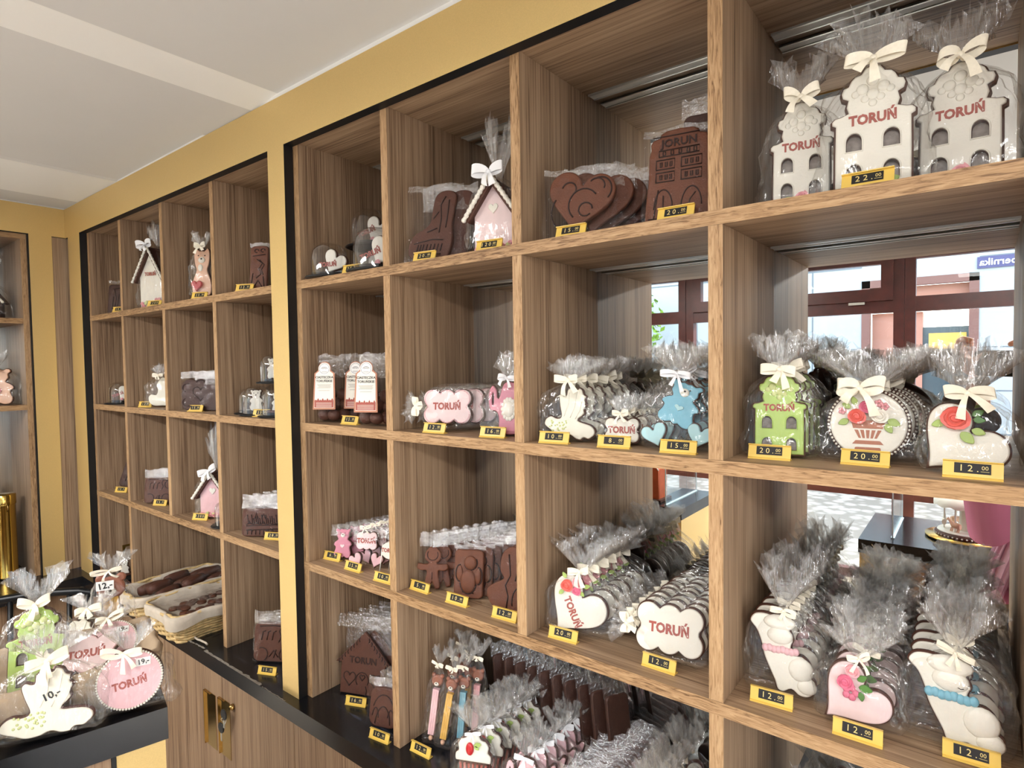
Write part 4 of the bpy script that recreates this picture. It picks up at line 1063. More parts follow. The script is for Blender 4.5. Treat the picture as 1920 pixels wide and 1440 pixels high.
def peach_cat():
    r = root_('cat_cookie'); W, H = .060, .150
    P = sym(smooth([(0, .98), (.12, .97), (.22, 1.02), (.32, .96), (.34, .82), (.30, .66), (.24, .56), (.30, .46), (.38, .34), (.42, .18), (.36, .03), (.16, .0), (0, .01)], 3)[:-3]); P = [(x*W/.8, y*H) for x, y in P]
    base(r, P, 'ice_peach', .012, .002)
    q = MB().ball((0, -.004, H*.76), .011, nu=10, nv=6, sq=(1, .3, .9)).ball((-.004, -.0035, H*.60), .008, nu=8, nv=5, sq=(1, .3, 1.4)); q.build('muzzle', 'ice_white', r)
    MB().ball((0, -.007, H*.78), .003, nu=6, nv=4).ball((-.010, -.005, H*.85), .002, nu=6, nv=4).ball((.010, -.005, H*.85), .002, nu=6, nv=4).build('eyes', 'eye', r)
    slab([mv(heart(.034, .036), -.012, H*.08)], .010, .003, -.014).build('red_heart', 'ice_red', r)
    bag(r, W*1.2, H*1.04, .05, .035, .030, 94); bow(r, H*1.03, -.014, .022, .012, 'satin', 9)
    return r
S('cat', peach_cat)
def peach_bear():
    r = root_('bear_cookie'); W, H = .10, .125
    base(r, bearP(W, H), 'ice_peach', .012, .002); bear_face(r, H, W)
    slab([mv(heart(.036, .034), 0, H*.2)], .008, .003, -.011).build('red_heart', 'ice_red', r)
    bag(r, W*1.15, H*1.04, .05, .04, .04, 95); bow(r, H*1.03, -.014, .022, .012, 'satin', 10)
    return r
S('peach_bear', peach_bear)
def unicorn():
    r = root_('swan_cookie'); W, H = .088, .105
    P = smooth([(-.42, .10), (-.48, .30), (-.36, .42), (-.16, .40), (-.10, .55), (-.16, .72), (-.02, .92), (.12, 1.0), (.30, .88), (.36, .70), (.30, .56), (.36, .46), (.28, .36), (.44, .30), (.50, .12), (.40, .0), (.1, .0), (-.2, .0)], 4); P = [(x*W, y*H) for x, y in P]
    base(r, P, 'ice_cream', .010, .002)
    q = MB()
    for k in range(7): q.ball((W*(.34-.03*(k % 2)), -.004, H*(.88-.08*k)), .0045, nu=7, nv=5, sq=(1, .5, 1))
    q.build('mane', 'ice_white', r)
    bag(r, W*1.12, H*1.05, .045, .03, .035, 96); bow(r, H*1.04, -.013, .02, .010, 'satin', 11)
    return r
S('unicorn', unicorn)

# domes -----------------------------------------------------------------------
def dome(fn, W=.078, H=.078, bm='black', seed=1, inner=0):
    def f():
        r = root_('cookie_dome', 'display dome')
        MB().lathe([(W*.60, 0), (W*.66, .002), (W*.64, .004), (W*.50, .006), (W*.48, .011), (.001, .011)], 40, (0, .01, 0)).build('base', 'black', r)
        MB().lathe([(W*.50, .006), (W*.50, H*.55), (W*.475, H*.74), (W*.39, H*.89), (W*.24, H*.97), (W*.01, H)], 40, (0, .01, 0), cap0=False).build('dome', 'dome_plastic', r)
        fn(r); return r
    return f
def in_heart(r):
    P = mv(floorz(rotp(heart(.056, .054), -.55)), 0, .011); slab([P], .008, .0025, .004).build('cookie', 'dough_rim', r); slab([P], .004, .0017, .0006, off=.0015).build('icing', 'ice_white', r)
    letters(r, -.006, .032, .0125, .0, .5 if r.get('k') else .35); rose((.008, -.002, .017), .0055).build('rose', 'rose_pale', r)
def in_heart_flat(r):
    P = mv(floorz(rotp(heart(.056, .054), -.55)), 0, .011); slab([P], .008, .0025, .004).build('cookie', 'dough_rim', r); slab([P], .004, .0017, .0006, off=.0015).build('icing', 'ice_white', r)
    letters(r, .002, .030, .0130, .0, .02)
def in_bear(r):
    P = mv(bearP(.034, .056), 0, .011); slab([P], .007, .002, .004).build('cookie', 'dough_rim', r); slab([P], .003, .0013, .0014, off=.001).build('icing', 'ice_white', r)
    MB().ball((-.005, .001, .058), .0012, nu=6, nv=4).ball((.005, .001, .058), .0012, nu=6, nv=4).ball((0, .0005, .053), .0016, nu=6, nv=4).build('eyes', 'eye', r)
def in_bear_ring(r):
    in_bear(r); MB().lathe([(.001, .0112), (.030, .0112), (.032, .014), (.030, .018), (.001, .018)], 24, (0, .01, 0)).build('gingerbread_base', 'dough', r)
def in_glass(r):
    MB().lathe([(.012, .0112), (.012, .013), (.002, .015), (.002, .030), (.008, .034), (.010, .046)], 20, (0, .008, 0), cap1=False).build('silver_stem', 'aluminium', r)
S('dome_heart', dome(in_heart)); S('dome_heart_flat', dome(in_heart_flat)); S('dome_bear', dome(in_bear, .07, .078)); S('dome_bear_brown', dome(in_bear_ring, .085, .092)); S('dome_empty', dome(in_glass, .07, .078))

# labelled biscuit bags ---------------------------------------------------------
def biscuit_bag():
    r = root_('biscuit_bag', 'bag of biscuits'); rnd = random.Random(7)
    for k, (x, y, z) in enumerate([(-.022, .006, .016), (.006, .0, .015), (.028, .012, .017), (-.010, .026, .017), (.020, .03, .016), (-.026, .012, .042), (.002, .018, .044), (.028, .02, .040), (-.012, .02, .066), (.018, .022, .066)]):
        mb = MB().ball((0, 0, 0), .0165, nu=12, nv=8, sq=(1, .9, .85)); o = mb.build('biscuit', 'dough', r, (x, y+.01, z)); o.rotation_euler = (rnd.uniform(0, 3), rnd.uniform(0, 3), 0)
    sleeve(r, .086, .165, .062, 101, y0=.018, rag=.003, name='cellophane_bag')
    P = [(-.029, 0), (.029, 0), (.026, .088), (.018, .094)]+[(.018*cos(a)*.9, .100+.0165*sin(a)) for a in [-.2+(pi+.4)*i/14 for i in range(15)]]+[(-.018, .094), (-.026, .088)]
    lab = slab([P], .0012, .0003, -.0215); ax = Matrix.Translation((-.006, 0, .028))
    xf(lab, ax).build('label', 'paper_tan', r)
    P2 = [(x*.86, .004+y*.94) for x, y in P if y < .095]
    xf(slab([P2], .0008, .0002, -.0221), ax).build('label_face', 'paper', r)
    xf(slab([ell(.030, .030, 28, 0, .099)], .0008, .0002, -.0226), ax).build('emblem', 'paper_white', r)
    xf(merge(line(ell(.025, .025, 24, 0, .099), .0004, -.0228, 5, True), line(arc(0, .097, .008, .006, .3, 2.8), .0006, -.0228), line(arc(0, .097, .005, .003, .3, 2.8), .0006, -.0228), *[B((-.007, -.0229, .092-.002*k), (.007, -.0227, .0926-.002*k)) for k in range(2)]), ax).build('emblem_print', 'paper_lines', r)
    xf(merge(text('CIASTECZKA', .0078, 0, .078, -.0225, 0, .02, .0001), text('TORUŃSKIE', .0078, 0, .069, -.0225, 0, .02, .0001)), ax).build('lettering', 'ink', r)
    xf(merge(*[B((-.018+.002*(k % 3), -.0225, .060-.0025*k), (.018-.002*(k % 2), -.0223, .0606-.0025*k)) for k in range(4)], B((-.014, -.0225, .046), (.014, -.0223, .0466))), ax).build('small_print', 'paper_lines', r)
    skp = [(-.024, .005), (.024, .005), (.024, .022)]+[(.024-.003*k, .022+(.006 if k % 4 == 1 else .002)*(k % 2)) for k in range(1, 16)]+[(-.024, .022)]
    xf(slab([skp], .0004, .0001, -.0225), ax).build('skyline_print', 'print', r)
    xf(merge(*[B((-.020, -.0229, .007+.003*k), (.020, -.0227, .0078+.003*k)) for k in range(4)]), ax).build('footer_lines', 'paper', r)
    return r
S('biscuit_bag', biscuit_bag)

# row 3 left: pink cloud over two hearts ----------------------------------------
def cloud_hearts():
    r = root_('cookie_set'); P = mv(cloud(.056, .044), .0, .042)
    slab([P], .009, .0025, 0).build('cookie', 'dough_rim', r); slab([P], .004, .0017, -.0034, off=.0016).build('icing', 'ice_pinkpale', r); letters(r, 0, .064, .0150)
    for cx, rt in ((-.016, .5), (.018, -.35)):
        Q = mv(floorz(rotp(heart(.034, .038), rt)), cx, 0); slab([Q], .009, .0025, 0).build('heart_cookie_base', 'dough_rim', r); slab([Q], .004, .0017, -.0034, off=.0014).build('heart_icing', 'ice_pink', r)
    sleeve(r, .074, .096, .028, 111, rag=.001); bow(r, .096, -.012, .018, .005, 'satin', 12); return r
S('cloud_hearts', cloud_hearts)
S('scallop', lambda: (lambda r: (base(r, [(x*(1+.05*math.copysign(1, sin(20*math.atan2(y-.022, x)))), y) for x, y in ell(.048, .044, 80)], 'ice_white', .009), letters(r, 0, .022, .012), sleeve(r, .06, .07, .02, 112), r)[3])(root_('round_cookie')))
def gift(W, H, seed, m='dough_rim'):   # tied bag seen from the side in a row
    def f():
        r = root_('wrapped_cookie'); base(r, floorz(rotp(heart(W, H*.8), -.5)), 'ice_white', .010)
        bag(r, W*1.15, H, .04, H*.4, W*.5, seed); bow(r, H, -.012, .018, .008, 'satin', seed); return r
    return f
S('gift', gift(.06, .09, 121))

# pencil cookies -----------------------------------------------------------------
def pencil(col, tip, W=.026, H=.170, headm='ice_brown', seed=1, sticker=None, stick=True):
    def f():
        r = root_('pencil_cookie')
        P = [(-W*.24, .018), (-W*.12, .004), (W*.12, .004), (W*.24, .018), (W*.27, H*.66), (-W*.27, H*.66)]
        q = MB()
        for k in (-1, 0, 1): q.box((W*.18*k-W*.085, -.004, .020), (W*.18*k+W*.085, .007, H*.68))
        q.build('pencil_icing', col, r)
        slab([P], .009, .002, .0).build('cookie', 'dough_rim', r)
        MB().ball((0, .0, .012), W*.2, nu=8, nv=6).build('pencil_tip', tip, r)
        hd = [(0, H*.78, W*.50), (-W*.40, H*.885, W*.18), (W*.40, H*.885, W*.18)]
        merge(slab([ell(W*1.02, W*.94, 28, 0, H*.785)], .010, .0035, -.003), *[slab([ell(W*.36, W*.36, 18, sx*W*.36, H*.785+W*.40)], .009, .003, -.002) for sx in (-1, 1)]).build('bear_head', headm, r)
        MB().ball((0, -.0045, H*.75), W*.21, nu=12, nv=6, sq=(1, .35, .75)).build('muzzle', 'ice_white', r)
        MB().ball((0, -.008, H*.765), W*.06, nu=6, nv=4).build('nose', 'eye', r)
        bag(r, W*1.5, H*1.0, .026, H*.16, W*.75, seed, neck=.005); bow(r, H*1.01, -.010, W*.62, .006, 'satin', seed, hang=.5)
        if sticker:
            slab([rrect(W*.62, W*.38, .001, cx=-W*.14, cy=H*.845)], .0005, .0002, -.015).build('sticker', 'paper_white', r)
            text(sticker, W*.34, -W*.14, H*.845, -.0156, .15, .02, .0001).build('sticker_writing', 'ink', r)
        return r
    return f
S('pencil_pink', pencil('ice_pink', 'ice_peach', seed=131)); S('pencil_yellow', pencil('ice_yellow', 'ice_peach', seed=132)); S('pencil_blue', pencil('ice_blue', 'ice_peach', seed=133)); S('pencil_lilac', pencil('rose_pale', 'ice_peach', seed=134, H=.185))
S('pencil_bear', pencil('ice_yellow', 'ice_yellow', W=.044, H=.150, seed=135, sticker='12,-'))
def cup():
    r = root_('cupcake_cookie'); W, H = .074, .104
    P = smooth([(-.26, 0), (.26, 0), (.34, .25), (.40, .44), (.50, .50), (.50, .62), (.42, .68), (.44, .78), (.34, .88), (.22, .90), (.10, 1.0), (-.10, 1.0), (-.22, .92), (-.36, .88), (-.44, .78), (-.42, .68), (-.5, .62), (-.5, .50), (-.40, .44), (-.34, .25)], 3); P = [(x*W, y*H) for x, y in P]
    base(r, P, None, .010); 
    Q = [(x, y) for x, y in P if y > H*.47]; Q = mv(Q, 0, 0); slab([Q], .005, .0022, -.0042, off=.0015).build('icing', 'ice_white', r)
    q = MB()
    for k in range(-3, 4): q.tube([(k*W*.085, -.001, .003), (k*W*.12, -.001, H*.45)], W*.035, 6)
    q.build('paper_cup', 'print', r)
    MB().ball((-W*.08, -.006, H*.73), W*.13, nu=12, nv=8, sq=(.85, .5, 1.25)).build('strawberry', 'ice_red', r)
    leafs([(.04*W, H*.80, W*.2, .3), (.04*W, H*.80, W*.16, -.6)], -.006).build('leaves', 'leaf', r)
    bag(r, W*1.12, H*1.05, .034, .036, .044, 141); bow(r, H*1.04, -.012, .019, .005, 'satin_white', 14)
    return r
S('cup', cup)
S('dot_sleeve', lambda: (lambda r: (slab([rrect(.082, .080, .012)], .009, .0025, 0).build('cookie', 'dough_rim', r), MB().ball((0, -.003, .05), .012, nu=10, nv=6, sq=(1, .4, 1)).ball((.012, -.003, .046), .008, nu=8, nv=5, sq=(1, .4, 1)).build('pink_blossom', 'rose_pale', r), sleeve(r, .098, .102, .018, 142, rag=.003), r)[3])(root_('square_cookie')))
S('gift_b', gift(.07, .10, 122))

# ================================================================== PLACING THE COOKIES
ORD = ['frontmost', 'second', 'third', 'fourth', 'fifth', 'sixth', 'seventh', 'eighth', 'ninth', 'tenth']
_rj = random.Random(3)
def row(key, x, y, z, n, dy, desc, group, rz=0, tilt=-6, dx=0, first=None, start=0):
    for k in range(n):
        nm = 'frontmost' if k == 0 else ORD[k]+' from the front'
        lab = '%s, %s' % (desc, nm)
        kk = first if (first and k == 0) else key
        put(kk, (x+dx*k+(_rj.uniform(-.002, .002) if k else 0), y+dy*k, z), lab, d_(rz+(_rj.uniform(-1.2, 1.2) if k else 0)), d_(tilt+(_rj.uniform(-.5, .5) if k else 0)), group, roll=d_(_rj.uniform(-1.5, 1.5) if k else 0))
e_ = .0005
# --- right unit, top shelf
put('town_white', (1.132, .062, ZA+e_), 'small white iced townhouse cookie at the left of three, top right cubby', d_(10), d_(-4), scale=1.04)
put('town_white_b', (1.219, .040, ZA+e_), 'tall white townhouse cookie standing behind the 22.00 tag', d_(7), d_(-3), scale=1.12)
put('town_white_c', (1.312, .068, ZA+e_), 'white townhouse cookie at the right end of the top shelf, under the loose bow', d_(-2), d_(-4), scale=1.08)
put('big_heart', (.793, .030, ZA+e_), 'big brown heart gingerbread with two pressed little faces, leaning on its sleeves', d_(16), d_(-10))
row('sl_heart', .812, .060, ZA+e_, 6, .029, 'sleeved heart gingerbread behind the big brown heart', 'sleeved hearts behind the big brown heart', 16, -8, .010)
put('dark_town', (.968, .030, ZA+e_), 'tall reddish brown townhouse gingerbread with pressed windows, against the wide divider', d_(10), d_(-8))
row('dark_slab', .985, .075, ZA+e_, 3, .035, 'upright dark sleeve behind the tall brown townhouse', 'sleeves behind the brown townhouse', 10, -4)
put('boot', (.437, .036, ZA+e_), 'brown boot shaped gingerbread leaning in the top row', d_(24), d_(-10))
row('sl_boot', .462, .064, ZA+e_, 5, .029, 'sleeved boot gingerbread behind the brown boot', 'sleeved boots behind the brown boot', 30, -6, .006)
put('house_pink', (.600, .045, ZA+e_), 'pale pink house cookie with white bead roof and white heart, top row', d_(14))
put('dome_heart_flat', (.078, .030, ZA+e_), 'clear dome with white heart lettered straight, low at the left of its cubby', d_(26), scale=1.12)
put('dome_heart', (.100, .148, ZA+e_), 'clear dome at the back, carrying another dome on top', d_(26), scale=1.12)
put('dome_heart', (.100, .148, ZA+.0885), 'clear dome with white heart and pink rose, stacked on top of another dome', d_(26), scale=1.28)
put('dome_heart', (.243, .045, ZA+e_), 'clear dome with white heart, half hidden by the divider beside the boot', d_(26), scale=1.32)
put('dome_heart', (.232, .178, ZA+e_), 'clear dome in the back right corner of the dome cubby', d_(20), scale=1.3)
# --- right unit, second shelf
row('town_green', 1.092, .064, ZB+e_, 4, .032, 'green townhouse cookie in tied bag', 'green townhouse cookies', 13, -5)
row('oval_basket', 1.211, .082, ZB+e_, 4, .034, 'round white cookie with flower basket', 'round flower basket cookies', 5, -6, .004)
put('heart_rose', (1.318, .054, ZB+e_), 'white heart cookie with one coral rose at the right end of the middle shelf', d_(-2), d_(-7))
row('dove', .762, .044, ZB+e_, 6, .034, 'white dove cookie with green dots in tied bag', 'dove cookies on the second shelf', 17, -6)
row('cloud_small', .860, .055, ZB+e_, 5, .034, 'small white cloud cookie with red lettering', 'small cloud cookies', 14, -6)
row('bear_blue', .967, .052, ZB+e_, 5, .036, 'blue bear cookie over two pale hearts', 'blue bear cookies', 10, -5)
row('cloud_pink', .462, .048, ZB+e_, 4, .026, 'white cloud cookie with pink piped edge', 'pink edged cloud cookies', 26, -7, .012)
row('can', .617, .055, ZB+e_, 4, .036, 'pink watering can cookie with white flower', 'watering can cookies', 20, -5)
for k, (x, y, rz, lab) in enumerate([(.073, .034, 30, 'bag of brown biscuits with tan label, nearest the black edge of its cubby'), (.126, .088, 30, 'bag of biscuits with shaded label, set back between two others'), (.242, .030, 26, 'bag of biscuits with tan label, in front against the divider'), (.235, .135, 20, 'bag of biscuits standing at the back of the biscuit cubby')]):
    put('biscuit_bag', (x, y, ZB+e_), lab, d_(rz), d_(-5), 'labelled biscuit bags')
# --- right unit, third shelf
row('baby_pink', 1.100, .070, ZC+e_, 6, .032, 'white baby cookie with pink sash', 'baby cookies with pink sash', 10, -8)
row('heart_pinkfl', 1.207, .050, ZC+e_, 6, .034, 'pale heart cookie with pink flowers', 'hearts with pink flowers', 6, -8)
row('baby_blue', 1.316, .072, ZC+e_, 5, .036, 'white baby cookie with blue sash', 'baby cookies with blue sash', 0, -8)
row('heart_torun', .772, .052, ZC+e_, 7, .030, 'white heart cookie with roses and red lettering', 'rose hearts with red lettering', 15, -9)
row('cloud_white', .940, .055, ZC+e_, 9, .0225, 'plain white cloud cookie with red lettering', 'plain white cloud cookies', 10, -12)
row('man', .402, .052, ZC+e_, 9, .023, 'small gingerbread man in flat sleeve', 'gingerbread men', 30, -12, .010)
row('angel', .500, .060, ZC+e_, 9, .021, 'tablet gingerbread with pressed angel', 'angel tablets', 24, -10, .006)
row('pear', .612, .058, ZC+e_, 7, .026, 'pear shaped brown gnome gingerbread in sleeve', 'gnome gingerbreads', 20, -8)
row('bear_pink', .078, .058, ZC+e_, 5, .034, 'small pink bear cookie in sleeve', 'small pink bears', 32, -12, .008)
row('cloud_hearts', .180, .052, ZC+e_, 5, .030, 'pink cloud cookie above two hearts', 'cloud and hearts sets', 28, -8)
row('scallop', .268, .048, ZC+e_, 3, .028, 'small white scalloped cookie in sleeve', 'small scalloped cookies', 18, -10)
put('gift', (.262, .150, ZC+.0005), 'tied bag with tall crinkled top behind the scalloped cookies', d_(20))
# --- right unit, worktop level
put('ginger_house', (.112, .078, ZK+e_), 'big brown gingerbread house with pressed hearts on the worktop', d_(22), d_(-10))
row('sl_house', .120, .108, ZK+e_, 5, .029, 'sleeved gingerbread house behind the big one', 'sleeved gingerbread houses', 22, -7, .004)
put('ginger_small', (.262, .022, ZK+e_), 'small dark gingerbread leaning by the divider on the worktop', d_(18), d_(-12))
row('sl_small', .272, .050, ZK+e_, 3, .022, 'sleeved small gingerbread by the divider', 'sleeved small gingerbreads', 18, -9)
for key, x, y, rz, roll, lab in [('pencil_pink', .392, .048, 26, .10, 'pink pencil cookie with bear head, leftmost of the bundle'), ('pencil_yellow', .424, .052, 24, .14, 'yellow pencil cookie with bear head, beside the pink one'), ('pencil_blue', .452, .078, 24, .05, 'blue pencil cookie standing between yellow and lilac ones'), ('pencil_lilac', .470, .104, 24, .04, 'lilac pencil cookie, tallest of the bundle'), ('pencil_pink', .400, .092, 24, .08, 'pink pencil cookie in the second rank'), ('pencil_yellow', .432, .118, 24, .05, 'yellow pencil cookie at the back of the bundle'), ('pencil_blue', .405, .135, 24, .03, 'blue pencil cookie at the back left'), ('pencil_pink', .368, .150, 24, .02, 'pink pencil cookie near the mirror')]:
    put(key, (x, y, ZK+e_), lab, d_(rz), d_(-8), 'pencil cookies with bear heads', roll=roll)
for k in range(10):
    put('dark_slab', (.505+.032*k, .185+.002*(k % 2), ZK+e_), 'dark upright sleeve against the mirror, %s from the pencils' % ('first', 'second', 'third', 'fourth', 'fifth', 'sixth', 'seventh', 'eighth', 'ninth', 'tenth')[k], d_(62), d_(-9), 'dark upright sleeves behind the cupcakes')
row('cup', .560, .000, ZK+e_, 7, .031, 'cupcake cookie with strawberry in tied bag', 'cupcake cookies', 24, -8, .003)
row('pot', .672, .018, ZK+e_, 7, .031, 'pink teapot cookie in tied bag', 'teapot cookies', 22, -10, .002)
row('dot_sleeve', .785, .035, ZK+e_, 9, .024, 'square cookie with pink blossom in flat sleeve', 'square blossom cookies', 16, -16, .002)
row('gift_b', .905, .060, ZK+e_, 6, .032, 'white heart cookie in crinkled bag by the wide divider', 'crinkled bags by the wide divider', 10, -6)
row('gift_b', 1.125, .135, ZK+e_, 3, .038, 'white cookie in dark corner under the right shelves', 'bags in the dark bottom cubby', 10, -4)
# --- left unit
put('tablet_deep', (-1.335, .044, ZA+e_), 'dark tablet gingerbread in sleeve, far corner cubby of the top row', d_(34), d_(-8))
put('house_white', (-.985, .050, ZA+e_), 'big white lettered house cookie with bead roof, behind a divider in the top row', d_(20))
put('cat', (-.585, .040, ZA+e_), 'peach cat cookie holding a red heart', d_(40), d_(-4)); put('cat', (-.520, .095, ZA+e_), 'second peach cat cookie behind the divider', d_(36), d_(-4))
put('tablet', (-.262, .044, ZA+e_), 'brown tablet gingerbread with pressed figure beside the gold pillar', d_(34), d_(-9)); put('sl_angel', (-.185, .075, ZA+e_), 'sleeved tablet half hidden by the gold pillar, top row', d_(30), d_(-6)); put('sl_angel', (-.185, .110, ZA+e_), 'sleeved tablet at the back, top row by the pillar', d_(30), d_(-6))
put('dome_heart', (-1.335, .052, ZB+e_), 'clear dome with white heart in the far corner cubby', d_(46)); put('dome_heart', (-1.225, .085, ZB+e_), 'clear dome beside the far corner dome', d_(46))
row('unicorn', -.955, .050, ZB+e_, 4, .040, 'cream swan cookie in tied bag', 'swan cookies', 36, -5, .014)
put('cloud_brown', (-.628, .042, ZB+e_), 'dark brown cloud gingerbread with pressed heart', d_(46), d_(-5)); row('sl_cloud', -.600, .062, ZB+e_, 5, .026, 'sleeved cloud gingerbread behind the dark brown one', 'sleeved cloud gingerbreads', 36, -6, .004)
put('dome_empty', (-.385, .062, ZB+e_), 'clear dome with a small silver stem, nearest the divider', d_(40)); put('dome_bear', (-.300, .050, ZB+e_), 'clear dome with white bear standing on the shelf', d_(44), scale=1.1)
put('dome_bear_brown', (-.200, .058, ZB+e_), 'clear dome under another one beside the pillar', d_(44)); put('dome_bear', (-.204, .050, ZB+.0930), 'clear dome with white bear stacked on another dome', d_(44), scale=1.05)
put('tablet_deep', (-1.330, .060, ZC+e_), 'dark sleeve leaning steeply in the far middle cubby', d_(30), d_(-10), roll=.26, scale=1.25)
put('carriage', (-.985, .042, ZC+e_), 'brown gingerbread with pressed carriage, middle shelf', d_(34), d_(-8), scale=.98); row('sl_carriage', -.970, .068, ZC+e_, 4, .026, 'sleeved carriage gingerbread on the middle shelf', 'sleeved carriages on the shelf', 34, -6, .004)
put('house_pink_b', (-.610, .066, ZC+e_), 'big pink wrapped house cookie with white bow on the middle shelf', d_(30)); put('dome_empty', (-.482, .040, ZC+e_), 'clear dome on black base beside the wrapped pink house', d_(40))
put('skyline', (-.275, .045, ZC+e_), 'long brown gingerbread with pressed town skyline', d_(34), d_(-8)); row('sl_sky', -.262, .070, ZC+e_, 5, .028, 'sleeved skyline gingerbread', 'sleeved skyline gingerbreads', 34, -5, .004)
put('dome_bear_brown', (-1.335, .045, ZK+e_), 'clear dome with white bear on a brown disc, on the worktop in the corner', d_(50))
put('carriage', (-.222, .035, ZK+e_), 'brown gingerbread with pressed carriage on the worktop by the pillar', d_(32), d_(-10), scale=1.12); row('sl_carriage', -.205, .062, ZK+e_, 7, .024, 'sleeved carriage gingerbread on the worktop', 'sleeved carriages on the worktop', 32, -8, .002)
# socket on the corner panel
s_ = thing('wall_socket', (-1.437, .13, ZK+.075), 'small gold framed socket on the corner cubby panel', 'socket')
B((-.0025, -.055, -.03), (.003, .055, .03)).build('frame', 'gold_board', s_); B((.0031, -.045, -.022), (.005, .045, .022)).build('cover', 'door_oak', s_)
# left wall
put('house_pink', (-1.735, -.262, 1.9365), 'pink house cookie on the top shelf of the left wall, at the photo edge', d_(62))
put('peach_bear', (-1.72, -.250, ZB+e_), 'peach bear cookie with red heart, on the left wall shelf', d_(62), d_(-5), scale=1.15)
for k, (x, y) in enumerate([(-1.730, -.235), (-1.730, -.325), (-1.730, -.415)]):
    r = thing('gold_tin', (x, y, ZK+e_), 'tall shiny gold tin canister, %s' % ('nearest the corner', 'middle of three', 'farthest from the corner')[k], 'tin', 'gold tins on the left counter')
    MB().lathe([(.034, 0), (.036, .004), (.036, .008), (.034, .012), (.034, .295), (.0355, .298)], 36).build('body', 'brass_tin', r)
    MB().lathe([(.0365, .298), (.0365, .335), (.034, .338), (.001, .338)], 36, cap0=False).build('lid', 'brass_tin', r)
    MB().tube([(.036+.010*sin(a), .0, .285+.014*cos(a)) for a in [pi*i/8 for i in range(9)]], .0016, 6).build('clasp', 'brass', r)

# ------------------------------------------------------------------ wicker baskets with cloth liners
def basket(name, loc, rz, LX, LY, H, label, weave=True, cloth='linen', flare=.016, wall=.006, sag=.010, drop=.035, seed=1, seg=None):
    r = thing(name, loc, label, 'basket', None, rz); rnd = random.Random(seed)
    def ring(f, inset, n=64, amp=0, ph=0, zz=None):
        out = []; P = resamp(rrect(LX, LY, .03 if weave else .014, 6, 0, 0), (2*(LX+LY)-.05)/n)[:n]
        for k, (x, y) in enumerate(P):
            L = math.hypot(x, y); s = 1+(flare*f-inset)/max(L, .01)
            out.append((x*s, y*s, zz if zz is not None else H*f))
        return out
    if weave:
        mb = MB()
        for k in range(11):
            f = k/10; P = ring(f, 0); P = [(x*(1+.012*(1 if (j//2+k) % 2 else -1)), y*(1+.02*(1 if (j//2+k) % 2 else -1)), z+.0012*sin(j)) for j, (x, y, z) in enumerate(P)]
            mb.tube(P, .0042 if k < 10 else .005, 6, closed=True)
        for j in range(0, 64, 2):
            a = ring(0, .0)[j]; b = ring(1, 0)[j]; mb.tube([a, b], .0022, 5)
        mb.build('woven_body', 'wicker', r)
        MB().box((-LX/2+.01, -LY/2+.01, .001), (LX/2-.01, LY/2-.01, .006)).build('base', 'wicker', r)
    # liner: inside floor, inside walls, over the rim and hanging outside with folds
    rows = []; N = 64
    prof = [(.0, .030, .010), (.05, .016, .012), (.5, .012, None), (.95, .009, None), (1.04, .004, None), (1.06, -.004, None), (1.0, -.010, None), (.9, -.011, None), (.78, -.0125, None), (.66, -.013, None)] if weave else \
           [(.0, .030, .006), (.05, .018, .008), (.5, .012, None), (.92, .008, None), (1.02, .003, None), (1.04, -.004, None), (.95, -.012, None), (.7, -.013, None), (.4, -.010, None), (.1, -.004, None), (.0, .002, .001)]
    phs = [rnd.uniform(0, 6) for _ in range(6)]
    for q, (f, ins, zz) in enumerate(prof):
        P = ring(f, ins)[:]; out = []
        for k, (x, y, z) in enumerate(P):
            a = 2*pi*k/N; wv = sin(7*a+phs[0])+.6*sin(13*a+phs[1])+.4*sin(23*a+phs[2])
            hang = (q >= 7)
            s = 1+(.0035*wv if q >= 3 else .001*wv)/max(math.hypot(x, y), .03)
            z2 = (zz if zz is not None else z+ (.003*sin(5*a+phs[3]) if q > 2 else 0) - (sag*max(0, sin(3*a+phs[4])) if weave and hang else 0))
            out.append((x*s, y*s, max(z2, .0012)))
        rows.append(out)
    m = MB().grid(rows, 0, True, True, True, False); m.build('cloth_liner', cloth, r)
    return r
b1 = basket('wicker_basket', (-.905, .070, ZK+e_), 0, .17, .29, .075, 'long wicker basket with linen liner holding brown gingerbread logs', seed=3)
b2 = basket('wicker_basket', (-.660, .066, ZK+e_), 0, .20, .28, .082, 'wicker basket with linen liner holding small round biscuits, nearer the divider', seed=4)
mb = MB(); mb.tube([(-.56+.014*i, -.03-.002*sin(i), ZK+.006+.001*(i % 2)) for i in range(7)], .003, 6)
tag(mb.build('cloth_tie', 'linen', None), 'white cloth tie lying on the worktop beside the biscuit basket', 'tie')
for k in range(9):   # wrapped logs
    x = -.955+.046*(k % 3); y = .0+.085*(k//3)+.01*(k % 3)
    r = thing('gingerbread_log', (x, y, ZK+.042+.012*(k % 2)), 'brown wrapped gingerbread log, %s row, %s' % (('front', 'middle', 'back')[k//3], ('left', 'centre', 'right')[k % 3]), 'gingerbread', 'gingerbread logs in the long basket', d_(12+5*(k % 3)))
    MB().lathe([(.004, -.044), (.016, -.040), (.019, -.02), (.0195, 0), (.019, .02), (.016, .040), (.004, .044)], 16, (0, 0, .018)).build('log', 'dough', r)
    kids(r)[0].data.transform(Matrix.Translation((0, 0, .018)) @ Matrix.Rotation(radians(90), 4, 'X') @ Matrix.Translation((0, 0, -.018)))
    c = MB().lathe([(.021, -.048), (.022, 0), (.021, .048), (.008, .056)], 18, (0, 0, 0), cap0=False, cap1=False); xf(c, Matrix.Translation((0, 0, .020)) @ Matrix.Rotation(radians(90), 4, 'X')); c.build('wrapper', 'sleeve', r)
rnd = random.Random(8)
